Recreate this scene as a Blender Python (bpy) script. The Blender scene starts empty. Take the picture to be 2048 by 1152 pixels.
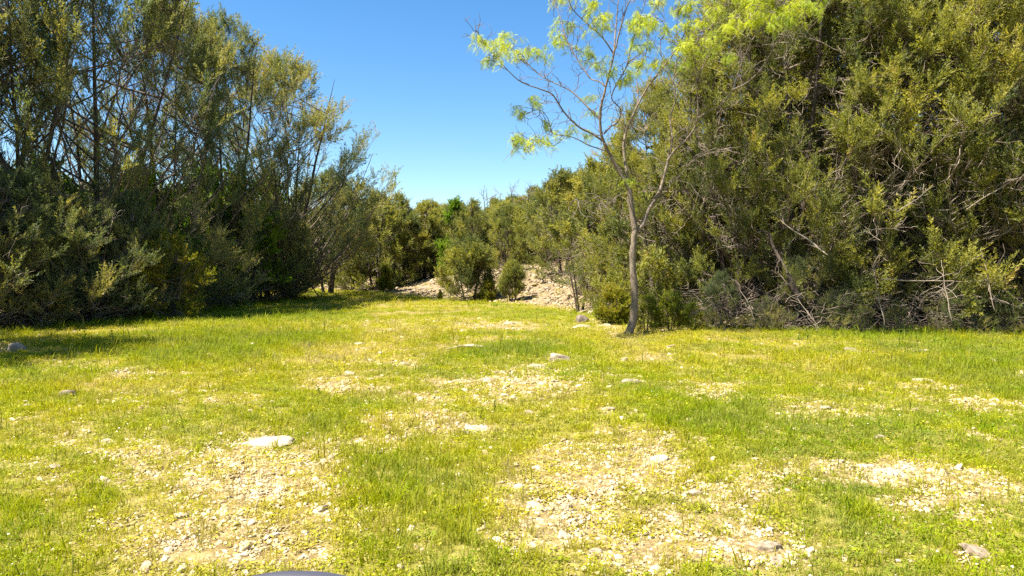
import bpy, math, random
import numpy as np
from mathutils import Vector

R = math.radians
random.seed(7)
scene = bpy.context.scene
COL = scene.collection

# ------------------------------------------------------------------ camera, world, sun, exposure
F = 1490.0            # focal length in pixels of the 2048 wide photograph
CAMH = 1.6
HOR = 535.0           # row of the horizon in the photograph
cam_data = bpy.data.cameras.new("camera")
cam = bpy.data.objects.new("camera", cam_data)
COL.objects.link(cam)
cam.location = (0, 0, CAMH)
cam.rotation_euler = (R(90) - math.atan((576 - HOR) / F), 0, 0)
cam_data.sensor_width = 36
cam_data.lens = F / 2048 * 36
cam_data.clip_start = 0.05
cam_data.clip_end = 3000
scene.camera = cam

SUN_EL = 61.0
SUN_AZ = -110.0       # measured from +Y towards +X: the sun stands to the left
world = bpy.data.worlds.new("World")
scene.world = world
world.use_nodes = True
wn = world.node_tree
bg = wn.nodes["Background"]
sky = wn.nodes.new("ShaderNodeTexSky")
sky.sky_type = 'NISHITA'
sky.sun_disc = False
sky.sun_elevation = R(SUN_EL)
sky.sun_rotation = R(SUN_AZ)
sky.altitude = 300
sky.air_density = 1.0
sky.dust_density = 0.2
sky.ozone_density = 2.0
hs = wn.nodes.new("ShaderNodeHueSaturation")
hs.inputs["Saturation"].default_value = 1.31
hs.inputs["Value"].default_value = 1.08
wn.links.new(sky.outputs[0], hs.inputs["Color"])
wn.links.new(hs.outputs[0], bg.inputs[0])
bg.inputs[1].default_value = 0.05

sl = bpy.data.lights.new("sun", 'SUN')
sl.energy = 4.6
sl.angle = R(0.5)
sl.color = (1.0, 0.93, 0.82)
sun = bpy.data.objects.new("sun", sl)
COL.objects.link(sun)
sd = Vector((math.sin(R(SUN_AZ)) * math.cos(R(SUN_EL)), math.cos(R(SUN_AZ)) * math.cos(R(SUN_EL)), math.sin(R(SUN_EL))))
sun.rotation_euler = sd.to_track_quat('Z', 'Y').to_euler()
sun.location = (-20, 5, 30)

scene.view_settings.view_transform = 'Standard'
scene.view_settings.look = 'None'
scene.view_settings.exposure = 2.0
scene.view_settings.gamma = 1.0
scene.view_settings.use_curve_mapping = False
scene.render.engine = 'CYCLES'
cy = scene.cycles
cy.max_bounces = 5
cy.diffuse_bounces = 4
cy.glossy_bounces = 1
cy.transmission_bounces = 3
cy.transparent_max_bounces = 4
cy.use_denoising = False
cy.caustics_reflective = False
cy.caustics_refractive = False
cy.sample_clamp_indirect = 6

# ------------------------------------------------------------------ noise
def _hash(ix, iy, seed):
    h = (ix.astype(np.int64) * 374761393 + iy.astype(np.int64) * 668265263 + seed * 974711) & 0xffffffff
    h = ((h ^ (h >> 13)) * 1274126177) & 0xffffffff
    h = (h ^ (h >> 16)) & 0xffffffff
    return h / 4294967295.0

def vnoise(x, y, seed=0):
    x = np.asarray(x, float); y = np.asarray(y, float)
    ix = np.floor(x); iy = np.floor(y)
    fx = x - ix; fy = y - iy
    fx = fx * fx * (3 - 2 * fx); fy = fy * fy * (3 - 2 * fy)
    a = _hash(ix, iy, seed); b = _hash(ix + 1, iy, seed)
    c = _hash(ix, iy + 1, seed); d = _hash(ix + 1, iy + 1, seed)
    return (a * (1 - fx) + b * fx) * (1 - fy) + (c * (1 - fx) + d * fx) * fy

def fbm(x, y, seed=0, o=4):
    s = 0; a = 0.5; t = 0
    for k in range(o):
        s = s + a * vnoise(x * 2 ** k + 17.3 * k, y * 2 ** k - 9.1 * k, seed + k); t += a; a *= 0.5
    return s / t

def sstep(a, b, x):
    t = np.clip((x - a) / (b - a), 0, 1)
    return t * t * (3 - 2 * t)

# ------------------------------------------------------------------ terrain
BANK = np.array([(140, 4), (70, 11), (30, 15.5), (15, 17.2), (9, 18), (5.2, 19.8), (3.4, 23), (2.6, 27), (1.7, 31), (-0.6, 35.5), (-3.2, 38.5), (-6.5, 44), (-10, 50), (-18, 58), (-40, 72), (-90, 90), (-300, 150)], float)

def bank_dist(x, y):
    """Signed distance to the foot of the bank, positive on the hill."""
    x = np.asarray(x, float); y = np.asarray(y, float)
    best = np.full(x.shape, 1e9); side = np.zeros(x.shape)
    for i in range(len(BANK) - 1):
        a, b = BANK[i], BANK[i + 1]
        e = b - a; L = e @ e
        t = np.clip(((x - a[0]) * e[0] + (y - a[1]) * e[1]) / L, 0, 1)
        dx = x - a[0] - t * e[0]; dy = y - a[1] - t * e[1]
        d = np.hypot(dx, dy)
        s = np.where(e[0] * (y - a[1]) - e[1] * (x - a[0]) < 0, 1.0, -1.0)
        m = d < best - 1e-6
        best = np.where(m, d, best); side = np.where(m, s, side)
    return best * side

def gz(x, y):
    x = np.asarray(x, float); y = np.asarray(y, float)
    d = bank_dist(x, y)
    steep = sstep(22, 31, y) * (1 - sstep(48, 60, y)) * sstep(-10, 0, x)
    h = (0.35 + .62 * steep) * sstep(-0.6, 4.5, d) + 0.13 * np.clip(d - 2.5, 0, 45) - 0.05 * np.clip(d - 60, 0, 300)
    h = h + 0.10 * (fbm(x * 0.13, y * 0.13, 3) - 0.5) * 2 * sstep(1, 8, np.hypot(x, y))
    h = h + 0.045 * (fbm(x * 0.7, y * 0.7, 5) - 0.5) * 2
    h = h + 0.9 * (fbm(x * 0.05, y * 0.05, 9) - 0.5) * sstep(5, 25, d)
    return h

def proj(x, y, z):
    """Where the photograph shows a ground point: used only to lay out the patches of the meadow."""
    y = np.maximum(y, 0.5)
    return 1024 + F * x / y, HOR + F * (CAMH - z) / y

def pos(px, Y):
    return (px - 1024) / F * Y, Y

def ground_at(px, py):
    Y = 3.0
    for k in range(3000):
        x = (px - 1024) / F * Y
        if HOR + F * (CAMH - float(gz(x, Y))) / Y <= py: break
        Y += 0.02 + Y * 0.002
    return (px - 1024) / F * Y, Y

# bare and lush patches: (px, py, rx, ry, strength)
BAREP = [(850, 618, 200, 9, .5), (790, 700, 120, 14, .45), (950, 680, 160, 14, .35), (1150, 760, 120, 20, .4), (900, 900, 60, 16, .3), (520, 960, 190, 90, 1.0), (460, 1080, 230, 90, .9), (300, 930, 110, 60, .6), (525, 892, 60, 18, 1), (1130, 1040, 140, 80, .95), (1060, 975, 60, 26, .6),
         (1260, 1110, 120, 50, .8), (680, 772, 100, 22, .9), (1030, 765, 140, 30, .75), (800, 722, 70, 12, .6), (1420, 778, 75, 20, .9), (1630, 825, 100, 18, .7),
         (1790, 948, 60, 30, 1.0), (1870, 1000, 110, 36, .8), (1960, 1030, 60, 40, .5), (1530, 1110, 90, 45, .9), (955, 858, 60, 10, .9), (120, 870, 90, 40, .45), (90, 950, 80, 40, .5),
         (1960, 1115, 60, 25, .7), (1200, 820, 90, 20, .35), (1300, 930, 80, 22, .5), (1330, 920, 25, 10, .6), (1720, 770, 100, 15, .4), (1850, 800, 120, 20, .35), (250, 800, 150, 28, .3),
         (860, 1090, 30, 14, .5), (700, 1000, 40, 30, .35), (960, 790, 120, 34, .5), (900, 830, 90, 24, .3), (1290, 720, 60, 12, .4), (1400, 1000, 90, 30, .3), (1100, 720, 40, 10, .5), (1010, 652, 160, 10, .45), (1240, 655, 90, 10, .4)]
LUSHP = [(650, 850, 110, 45, .6), (800, 960, 130, 90, .8), (900, 1080, 90, 70, .7), (500, 660, 220, 38, .9), (380, 700, 160, 35, .7), (1430, 850, 110, 45, .7), (1030, 708, 110, 12, .7), (1900, 740, 200, 40, .7),
         (60, 1060, 120, 60, .6), (100, 790, 120, 36, .5), (1700, 1020, 80, 70, .4), (1450, 980, 80, 60, .3), (880, 690, 60, 14, .4), (1560, 730, 90, 16, .4), (740, 1090, 60, 60, .3), (180, 1010, 90, 40, .4)]

def patches(x, y):
    z = gz(x, y)
    px, py = proj(x, y, z)
    wx = px + 60 * (fbm(x * 1.3, y * 1.3, 21) - 0.5); wy = py + 34 * (fbm(x * 1.1, y * 1.1, 31) - 0.5)
    b = np.zeros(np.shape(x)); l = np.zeros(np.shape(x))
    for (cx, cy_, rx, ry, s) in BAREP:
        b = np.maximum(b, s * np.exp(-(((wx - cx) / rx) ** 2 + ((wy - cy_) / ry) ** 2) * 1.1))
    for (cx, cy_, rx, ry, s) in LUSHP:
        l = np.maximum(l, s * np.exp(-(((wx - cx) / rx) ** 2 + ((wy - cy_) / ry) ** 2) * 0.9))
    l = np.maximum(l, .75 * np.exp(-((left_wood(x, y) + .4) / 1.1) ** 2)); l = np.maximum(l, .7 * np.exp(-((bank_dist(x, y) + .5) / .8) ** 2) * (y < 22))
    far = 1.0 * (y < 2.5)
    n = fbm(x * 0.9, y * 0.9, 41)
    n2 = fbm(x * 4.0, y * 4.0, 51, 3)
    b = b * (1 - far) + sstep(.54, .70, n) * 0.5 + (n2 - .5) * 0.5
    return np.clip(b, 0, 1), np.clip(l, 0, 1), n

# edge of the shade under the left trees
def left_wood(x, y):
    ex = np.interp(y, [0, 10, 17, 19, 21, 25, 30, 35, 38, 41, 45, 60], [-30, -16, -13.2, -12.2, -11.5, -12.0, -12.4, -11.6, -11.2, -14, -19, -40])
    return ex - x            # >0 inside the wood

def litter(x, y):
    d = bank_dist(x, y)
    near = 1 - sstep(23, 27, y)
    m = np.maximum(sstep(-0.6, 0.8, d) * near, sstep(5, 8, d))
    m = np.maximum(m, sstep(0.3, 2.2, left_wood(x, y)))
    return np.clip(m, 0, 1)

def gravel_bank(x, y):
    d = bank_dist(x, y)
    return sstep(-1.0, 0.6, d) * (1 - sstep(7, 10, d)) * sstep(21, 25, y) * (1 - sstep(54, 66, y))

# ------------------------------------------------------------------ mesh helpers
def make_mesh(name, V, Fc, mat=None, attrs=None, smooth=False):
    V = np.ascontiguousarray(V, dtype=np.float32).reshape(-1, 3)
    Fc = np.ascontiguousarray(Fc, dtype=np.int32)
    n, k = Fc.shape
    me = bpy.data.meshes.new(name)
    me.vertices.add(len(V)); me.vertices.foreach_set("co", V.ravel())
    me.loops.add(n * k); me.loops.foreach_set("vertex_index", Fc.ravel())
    me.polygons.add(n)
    me.polygons.foreach_set("loop_start", np.arange(0, n * k, k, dtype=np.int32))
    me.polygons.foreach_set("loop_total", np.full(n, k, dtype=np.int32))
    if smooth: me.polygons.foreach_set("use_smooth", np.ones(n, dtype=bool))
    me.update(calc_edges=True)
    for an, av in (attrs or {}).items():
        a = me.attributes.new(an, 'FLOAT', 'POINT'); a.data.foreach_set("value", np.ascontiguousarray(av, dtype=np.float32).ravel())
    if mat: me.materials.append(mat)
    return me

def tubes(P, Rr, sides=4):
    """P (N,K,3) curves, Rr (N,K) radii -> verts, quads"""
    P = np.asarray(P, float); Rr = np.asarray(Rr, float)
    N, K, _ = P.shape
    T = np.gradient(P, axis=1); T /= np.linalg.norm(T, axis=2, keepdims=True) + 1e-9
    ref = np.where(np.abs(T[:, :1, 2:3]) > 0.8, np.array([1.0, 0.13, 0]), np.array([0.07, 0.1, 1.0]))
    ref = np.broadcast_to(ref, P.shape)
    A = np.cross(T, ref); A /= np.linalg.norm(A, axis=2, keepdims=True) + 1e-9
    B = np.cross(T, A)
    th = np.arange(sides) * 2 * math.pi / sides
    V = P[:, :, None, :] + Rr[:, :, None, None] * (np.cos(th)[None, None, :, None] * A[:, :, None, :] + np.sin(th)[None, None, :, None] * B[:, :, None, :])
    idx = np.arange(N * K * sides).reshape(N, K, sides)
    a = idx[:, :-1, :]; b = np.roll(a, -1, axis=2); d = idx[:, 1:, :]; c = np.roll(d, -1, axis=2)
    return V.reshape(-1, 3), np.stack([a, b, c, d], axis=-1).reshape(-1, 4)

def join(parts):
    Vs, Fs, o = [], [], 0
    for v, f in parts:
        if len(v) == 0: continue
        Vs.append(v); Fs.append(f + o); o += len(v)
    return np.concatenate(Vs), np.concatenate(Fs)

def unit(v):
    return v / (np.linalg.norm(v, axis=-1, keepdims=True) + 1e-9)

def frames(D, rng):
    D = unit(D)
    r = unit(rng.normal(size=D.shape))
    A = unit(np.cross(D, r)); B = np.cross(D, A)
    return np.stack([A, B, D], axis=1)      # rows

def stamp(templates, base, D, scale, rng, tint=None):
    """Copies of triangle templates (M,3 rows of verts) placed along D."""
    Vs, Ts = [], []
    which = rng.integers(0, len(templates), len(base))
    for k, T in enumerate(templates):
        m = which == k
        if not m.any(): continue
        fr = frames(D[m], rng)
        v = np.einsum('mj,njk->nmk', T, fr) * scale[m][:, None, None] + base[m][:, None, :]
        Vs.append(v.reshape(-1, 3))
        tt = (tint[m] if tint is not None else rng.random(m.sum()))
        Ts.append((tt[:, None] + rng.normal(0, 0.05, (m.sum(), len(T)))).ravel())
    V = np.concatenate(Vs); t = np.concatenate(Ts)
    return V, np.arange(len(V)).reshape(-1, 3), t

def plume_templates(rng, n_t, n, ll, w, spread=.65):
    out = []
    for _ in range(n_t):
        s = np.linspace(0.02, 1, n) ** 0.9
        ph = rng.random(n) * 6.283
        rad = np.stack([np.cos(ph), np.sin(ph), np.zeros(n)], 1)
        ax = np.array([0, 0, 1.0])
        bend = rng.normal(0, .10, 3); bend[2] = 0
        base = ax * s[:, None] + bend * (s[:, None] ** 2) * 2 + rad * (0.10 * (1 - s[:, None]) * rng.random((n, 1)))
        d = unit(ax * .75 + rad * spread + rng.normal(0, .18, (n, 3)))
        L = ll * (1.15 - .5 * s) * rng.uniform(.7, 1.3, n)
        side = unit(np.cross(d, rng.normal(size=(n, 3))))
        W = w * rng.uniform(.7, 1.3, n)
        a = base - side * W[:, None] * .5; b = base + side * W[:, None] * .5; c = base + d * L[:, None]
        # widest part a little above the base
        a = a + d * L[:, None] * .25; b = b + d * L[:, None] * .25
        c2 = base + d * L[:, None] * 1.1
        out.append(np.stack([a, b, c2], 1).reshape(-1, 3))
    return out

def interp_curve(P, idx, u):
    K = P.shape[1]
    f = np.clip(u, 0, .9999) * (K - 1); i = f.astype(int); t = (f - i)[:, None]
    a = P[idx, i]; b = P[idx, i + 1]
    return a * (1 - t) + b * t, unit(b - a)

# ------------------------------------------------------------------ materials
def new_mat(name):
    m = bpy.data.materials.new(name); m.use_nodes = True
    nt = m.node_tree; nt.nodes.clear()
    out = nt.nodes.new("ShaderNodeOutputMaterial")
    return m, nt, out

def ramp(nt, stops, interp='LINEAR'):
    r = nt.nodes.new("ShaderNodeValToRGB"); r.color_ramp.interpolation = interp
    el = r.color_ramp.elements
    while len(el) < len(stops): el.new(0.5)
    for e, (p, c) in zip(el, stops):
        e.position = p; e.color = (*c, 1)
    return r

def math_node(nt, op, a, b=None, clamp=False):
    n = nt.nodes.new("ShaderNodeMath"); n.operation = op; n.use_clamp = clamp
    for i, v in enumerate((a, b)):
        if v is None: continue
        if isinstance(v, (int, float)): n.inputs[i].default_value = v
        else: nt.links.new(v, n.inputs[i])
    return n.outputs[0]

def ramp_out(nt, v, a, b):
    n = nt.nodes.new("ShaderNodeMapRange"); n.inputs[1].default_value = a; n.inputs[2].default_value = b
    nt.links.new(v, n.inputs[0]); return n.outputs[0]

def leaf_mat(name, stops, transl=0.35, tr_col=(1.25, 1.25, .5), obj_var=.16, rough=.6, noise_scale=0.6, nz=.5, inst=False, spec=.25):
    m, nt, out = new_mat(name)
    at = nt.nodes.new("ShaderNodeAttribute"); at.attribute_name = "tint"; at.attribute_type = 'INSTANCER' if inst else 'GEOMETRY'
    oi = nt.nodes.new("ShaderNodeObjectInfo")
    geo = nt.nodes.new("ShaderNodeNewGeometry")
    no = nt.nodes.new("ShaderNodeTexNoise"); no.inputs["Scale"].default_value = noise_scale; no.inputs["Detail"].default_value = 2
    nt.links.new(geo.outputs["Position"], no.inputs["Vector"])
    v = math_node(nt, 'ADD', at.outputs["Fac"], math_node(nt, 'MULTIPLY', math_node(nt, 'SUBTRACT', oi.outputs["Random"], .5), obj_var))
    v = math_node(nt, 'ADD', v, math_node(nt, 'MULTIPLY', math_node(nt, 'SUBTRACT', no.outputs[0], .5), nz), True)
    r = ramp(nt, stops)
    nt.links.new(v, r.inputs[0])
    if inst:
        at2 = nt.nodes.new("ShaderNodeAttribute"); at2.attribute_name = "shade"; at2.attribute_type = 'GEOMETRY'
        mx = nt.nodes.new("ShaderNodeMix"); mx.data_type = 'RGBA'; mx.blend_type = 'MULTIPLY'; mx.inputs[0].default_value = 1
        mr = ramp(nt, [(0, (.75, .75, .75)), (1, (1.2, 1.2, 1.2))])
        nt.links.new(at2.outputs["Fac"], mr.inputs[0])
        nt.links.new(r.outputs[0], mx.inputs[6]); nt.links.new(mr.outputs[0], mx.inputs[7])
        n3 = nt.nodes.new("ShaderNodeTexNoise"); n3.inputs["Scale"].default_value = .9; n3.inputs["Detail"].default_value = 4; n3.inputs["Roughness"].default_value = .7
        nt.links.new(geo.outputs["Position"], n3.inputs["Vector"])
        f3 = math_node(nt, 'ADD', ramp_out(nt, n3.outputs[0], .42, .66), math_node(nt, 'MULTIPLY', math_node(nt, 'SUBTRACT', oi.outputs["Random"], .5), .8), True)
        dull = nt.nodes.new("ShaderNodeMix"); dull.data_type = 'RGBA'; dull.inputs[7].default_value = (.24, .235, .095, 1)
        nt.links.new(math_node(nt, 'MULTIPLY', f3, .5), dull.inputs[0]); nt.links.new(mx.outputs[2], dull.inputs[6])
        colr = dull.outputs[2]
    else: colr = r.outputs[0]
    p = nt.nodes.new("ShaderNodeBsdfPrincipled")
    p.inputs["Roughness"].default_value = rough
    p.inputs["Specular IOR Level"].default_value = spec
    nt.links.new(colr, p.inputs["Base Color"])
    tr = nt.nodes.new("ShaderNodeBsdfTranslucent")
    mm = nt.nodes.new("ShaderNodeMix"); mm.data_type = 'RGBA'; mm.blend_type = 'MULTIPLY'; mm.inputs[0].default_value = 1
    mm.inputs[7].default_value = (*tr_col, 1)
    nt.links.new(colr, mm.inputs[6]); nt.links.new(mm.outputs[2], tr.inputs[0])
    ms = nt.nodes.new("ShaderNodeMixShader"); ms.inputs[0].default_value = transl
    nt.links.new(p.outputs[0], ms.inputs[1]); nt.links.new(tr.outputs[0], ms.inputs[2])
    nt.links.new(ms.outputs[0], out.inputs[0])
    return m

def bark_mat(name, c0, c1, scale=6.0, bump=.6, stretch=.25):
    m, nt, out = new_mat(name)
    tc = nt.nodes.new("ShaderNodeTexCoord")
    mp = nt.nodes.new("ShaderNodeMapping"); mp.inputs["Scale"].default_value = (1, 1, stretch)
    nt.links.new(tc.outputs["Object"], mp.inputs[0])
    no = nt.nodes.new("ShaderNodeTexNoise"); no.inputs["Scale"].default_value = scale * 4; no.inputs["Detail"].default_value = 5; no.inputs["Roughness"].default_value = .7
    nt.links.new(mp.outputs[0], no.inputs[0])
    vo = nt.nodes.new("ShaderNodeTexNoise"); vo.inputs["Scale"].default_value = scale * .6; vo.inputs["Detail"].default_value = 3
    nt.links.new(mp.outputs[0], vo.inputs[0])
    s = math_node(nt, 'ADD', math_node(nt, 'MULTIPLY', no.outputs[0], .6), math_node(nt, 'MULTIPLY', vo.outputs[0], .4))
    r = ramp(nt, [(.33, c0), (.66, c1)]); nt.links.new(s, r.inputs[0])
    p = nt.nodes.new("ShaderNodeBsdfPrincipled"); p.inputs["Roughness"].default_value = .9; p.inputs["Specular IOR Level"].default_value = .15
    nt.links.new(r.outputs[0], p.inputs["Base Color"])
    b = nt.nodes.new("ShaderNodeBump"); b.inputs["Strength"].default_value = bump; b.inputs["Distance"].default_value = .03
    nt.links.new(s, b.inputs["Height"]); nt.links.new(b.outputs[0], p.inputs["Normal"])
    nt.links.new(p.outputs[0], out.inputs[0])
    return m

def rock_mat(name, c0, c1, c2, scale=5.0, inst=False):
    m, nt, out = new_mat(name)
    tc = nt.nodes.new("ShaderNodeTexCoord")
    geo = nt.nodes.new("ShaderNodeNewGeometry")
    oi = nt.nodes.new("ShaderNodeObjectInfo")
    no = nt.nodes.new("ShaderNodeTexNoise"); no.inputs["Scale"].default_value = scale; no.inputs["Detail"].default_value = 6; no.inputs["Roughness"].default_value = .65
    nt.links.new(geo.outputs["Position"], no.inputs[0])
    n2 = nt.nodes.new("ShaderNodeTexVoronoi"); n2.inputs["Scale"].default_value = scale * 7
    nt.links.new(geo.outputs["Position"], n2.inputs[0])
    s = math_node(nt, 'ADD', math_node(nt, 'MULTIPLY', no.outputs[0], .75), math_node(nt, 'MULTIPLY', n2.outputs[0], .3))
    s = math_node(nt, 'ADD', s, math_node(nt, 'MULTIPLY', math_node(nt, 'SUBTRACT', oi.outputs["Random"], .5), .35))
    r = ramp(nt, [(.22, c0), (.45, c1), (.72, c2)]); nt.links.new(s, r.inputs[0])
    p = nt.nodes.new("ShaderNodeBsdfPrincipled"); p.inputs["Roughness"].default_value = .92; p.inputs["Specular IOR Level"].default_value = .15
    nt.links.new(r.outputs[0], p.inputs["Base Color"])
    b = nt.nodes.new("ShaderNodeBump"); b.inputs["Strength"].default_value = .7; b.inputs["Distance"].default_value = .02
    nt.links.new(s, b.inputs["Height"]); nt.links.new(b.outputs[0], p.inputs["Normal"])
    nt.links.new(p.outputs[0], out.inputs[0])
    return m

M_JUN = leaf_mat("juniper_foliage", [(0, (.085, .105, .04)), (.3, (.165, .18, .045)), (.6, (.26, .255, .052)), (.85, (.355, .325, .055)), (1, (.38, .27, .10))], transl=.42)
M_JUND = leaf_mat("juniper_foliage_open", [(0, (.085, .12, .06)), (.4, (.18, .195, .075)), (.75, (.30, .275, .085)), (1, (.36, .28, .10))], transl=.42)
M_JUNY = leaf_mat("juniper_foliage_young", [(0, (.09, .12, .010)), (.5, (.19, .20, .012)), (1, (.30, .22, .03))], transl=.4)
M_LEAFY = leaf_mat("broad_leaf_foliage", [(0, (.07, .13, .012)), (.5, (.14, .22, .015)), (1, (.24, .30, .02))], transl=.5, tr_col=(1.3, 1.4, .4))
M_MESQ = leaf_mat("mesquite_foliage", [(0, (.26, .36, .06)), (.5, (.40, .47, .05)), (1, (.56, .58, .05))], transl=.5, tr_col=(1.2, 1.2, .4))
M_BARK = bark_mat("juniper_bark", (.03, .022, .018), (.11, .085, .065))
M_TWIG = bark_mat("dead_twig_bark", (.13, .10, .075), (.42, .345, .265), scale=2.5, bump=.2)
M_TWIGD = bark_mat("branch_bark", (.07, .053, .04), (.22, .175, .135), scale=3, bump=.2)
M_MBARK = bark_mat("mesquite_bark", (.08, .062, .048), (.27, .215, .155), scale=7, bump=.9, stretch=.35)
M_MTWIG = bark_mat("mesquite_twig_bark", (.09, .07, .06), (.24, .195, .155), scale=3, bump=.2)
M_ROCK = rock_mat("limestone", (.10, .075, .055), (.25, .195, .135), (.40, .335, .25))
M_PEB = rock_mat("limestone_gravel", (.15, .10, .05), (.36, .27, .15), (.55, .45, .31), scale=9)
M_ROCKG = rock_mat("grey_weathered_limestone", (.08, .06, .045), (.20, .165, .13), (.33, .28, .22))
G_STOPS = [(0, (.195, .262, .004)), (.25, (.275, .315, .004)), (.5, (.33, .335, .005)), (.72, (.42, .37, .015)), (.88, (.47, .39, .08)), (1, (.52, .43, .18))]
M_GRASS = leaf_mat("meadow_grass", G_STOPS, transl=.45, tr_col=(1.15, 1.15, .5), obj_var=.22, inst=True, noise_scale=2.2, spec=.12, rough=.5)
M_FORB = leaf_mat("low_forb_leaves", [(0, (.14, .22, .004)), (.5, (.33, .345, .006)), (1, (.48, .42, .04))], transl=.42, tr_col=(1.15, 1.15, .4), obj_var=.3, inst=True, noise_scale=2.2, spec=.15, rough=.45)

def flat_mat(name, c, rough=.7):
    m, nt, out = new_mat(name)
    p = nt.nodes.new("ShaderNodeBsdfPrincipled"); p.inputs["Base Color"].default_value = (*c, 1); p.inputs["Roughness"].default_value = rough
    nt.links.new(p.outputs[0], out.inputs[0]); return m

M_PETY = flat_mat("yellow_petals", (.75, .52, .03)); M_PETW = flat_mat("white_petals", (.75, .72, .66))

# ground material: colour by the masks stored on the mesh, grain by noise
def ground_mat():
    m, nt, out = new_mat("stony_soil")
    geo = nt.nodes.new("ShaderNodeNewGeometry")
    def noise(s, d=5, rr=.6):
        n = nt.nodes.new("ShaderNodeTexNoise"); n.inputs["Scale"].default_value = s; n.inputs["Detail"].default_value = d; n.inputs["Roughness"].default_value = rr
        nt.links.new(geo.outputs["Position"], n.inputs[0]); return n.outputs[0]
    def attr(n):
        a = nt.nodes.new("ShaderNodeAttribute"); a.attribute_name = n; return a.outputs["Fac"]
    def mix(f, a, b):
        x = nt.nodes.new("ShaderNodeMix"); x.data_type = 'RGBA'
        nt.links.new(f, x.inputs[0])
        for i, v in ((6, a), (7, b)): nt.links.new(v, x.inputs[i])
        return x.outputs[2]
    vor = nt.nodes.new("ShaderNodeTexVoronoi"); vor.inputs["Scale"].default_value = 26; vor.inputs["Randomness"].default_value = 1
    nt.links.new(geo.outputs["Position"], vor.inputs[0])
    n1 = noise(14, 6, .7); n2 = noise(2.2, 4)
    bare = ramp(nt, [(.30, (.10, .065, .025)), (.48, (.20, .145, .055)), (.62, (.31, .235, .10))])
    nt.links.new(n1, bare.inputs[0])
    stone = ramp(nt, [(.0, (.46, .37, .24)), (.45, (.33, .25, .14)), (.6, (.16, .11, .055))])
    nt.links.new(vor.outputs["Distance"], stone.inputs[0])
    c = mix(math_node(nt, 'MULTIPLY', ramp_out(nt, n2, .42, .58), .6), bare.outputs[0], stone.outputs[0])
    soil = ramp(nt, [(.3, (.12, .11, .02)), (.5, (.20, .175, .035)), (.7, (.29, .24, .08))]); nt.links.new(n1, soil.inputs[0])
    c = mix(attr("grassy"), c, soil.outputs[0])
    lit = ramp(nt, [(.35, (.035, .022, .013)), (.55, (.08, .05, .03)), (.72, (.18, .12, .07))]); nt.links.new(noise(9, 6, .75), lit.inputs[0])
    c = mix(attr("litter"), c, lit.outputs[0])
    grv = ramp(nt, [(.3, (.10, .070, .035)), (.5, (.20, .152, .085)), (.68, (.31, .245, .15))]); nt.links.new(noise(5, 7, .75), grv.inputs[0])
    c = mix(attr("gravelly"), c, grv.outputs[0])
    p = nt.nodes.new("ShaderNodeBsdfPrincipled"); p.inputs["Roughness"].default_value = .95; p.inputs["Specular IOR Level"].default_value = .1
    nt.links.new(c, p.inputs["Base Color"])
    b = nt.nodes.new("ShaderNodeBump"); b.inputs["Strength"].default_value = .9; b.inputs["Distance"].default_value = .03
    nt.links.new(math_node(nt, 'ADD', n1, math_node(nt, 'MULTIPLY', vor.outputs["Distance"], -.5)), b.inputs["Height"]); nt.links.new(b.outputs[0], p.inputs["Normal"])
    nt.links.new(p.outputs[0], out.inputs[0])
    return m

# ------------------------------------------------------------------ scene tree helpers
def tag(o, label=None, cat=None, group=None, kind=None):
    if label: o["label"] = label
    if cat: o["category"] = cat
    if group: o["group"] = group
    if kind: o["kind"] = kind
    return o

def link(name, me, parent=None, loc=(0, 0, 0), rz=0, sc=1):
    o = bpy.data.objects.new(name, me); COL.objects.link(o)
    o.parent = parent
    o.location = loc; o.rotation_euler = (0, 0, rz)
    o.scale = (sc, sc, sc) if isinstance(sc, (int, float)) else sc
    return o

# ------------------------------------------------------------------ ground
def axis_coords(segs):
    out = [segs[0][0]]
    for a, b, s0, s1 in segs:
        t = a
        while t < b - 1e-6:
            f = (t - a) / (b - a); t += s0 * (1 - f) + s1 * f
            out.append(min(t, b))
    return np.array(out)

ys = axis_coords([(-60, -4, 6, 1), (-4, 2, .6, .15), (2, 9, .085, .10), (9, 24, .11, .32), (24, 60, .32, .7), (60, 140, .8, 5), (140, 900, 12, 90)])
xs_h = axis_coords([(0, 5, .095, .13), (5, 16, .15, .34), (16, 45, .35, 1.5), (45, 140, 2, 8), (140, 900, 15, 90)])
xs = np.concatenate([-xs_h[:0:-1], xs_h])
X, Y = np.meshgrid(xs, ys)
Z = gz(X, Y)
bare, lush, nn = patches(X, Y)
inside = (Y < 26) & (Y > 1)
Z = Z + np.where(inside, (fbm(X * 5, Y * 5, 71, 3) - .5) * .035 + bare * (fbm(X * 9, Y * 9, 81, 2) - .5) * .03, 0)
gb = gravel_bank(X, Y)
Z = Z + gb * (fbm(X * 1.6, Y * 1.6, 91, 3) - .5) * .30
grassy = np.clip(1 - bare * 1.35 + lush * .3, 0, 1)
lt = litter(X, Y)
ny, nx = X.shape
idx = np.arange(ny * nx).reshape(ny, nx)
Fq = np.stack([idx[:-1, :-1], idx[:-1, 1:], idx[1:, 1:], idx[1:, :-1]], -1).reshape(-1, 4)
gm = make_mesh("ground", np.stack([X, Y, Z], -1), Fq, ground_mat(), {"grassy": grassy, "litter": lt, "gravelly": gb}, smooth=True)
tag(link("ground", gm), kind="structure")

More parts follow.
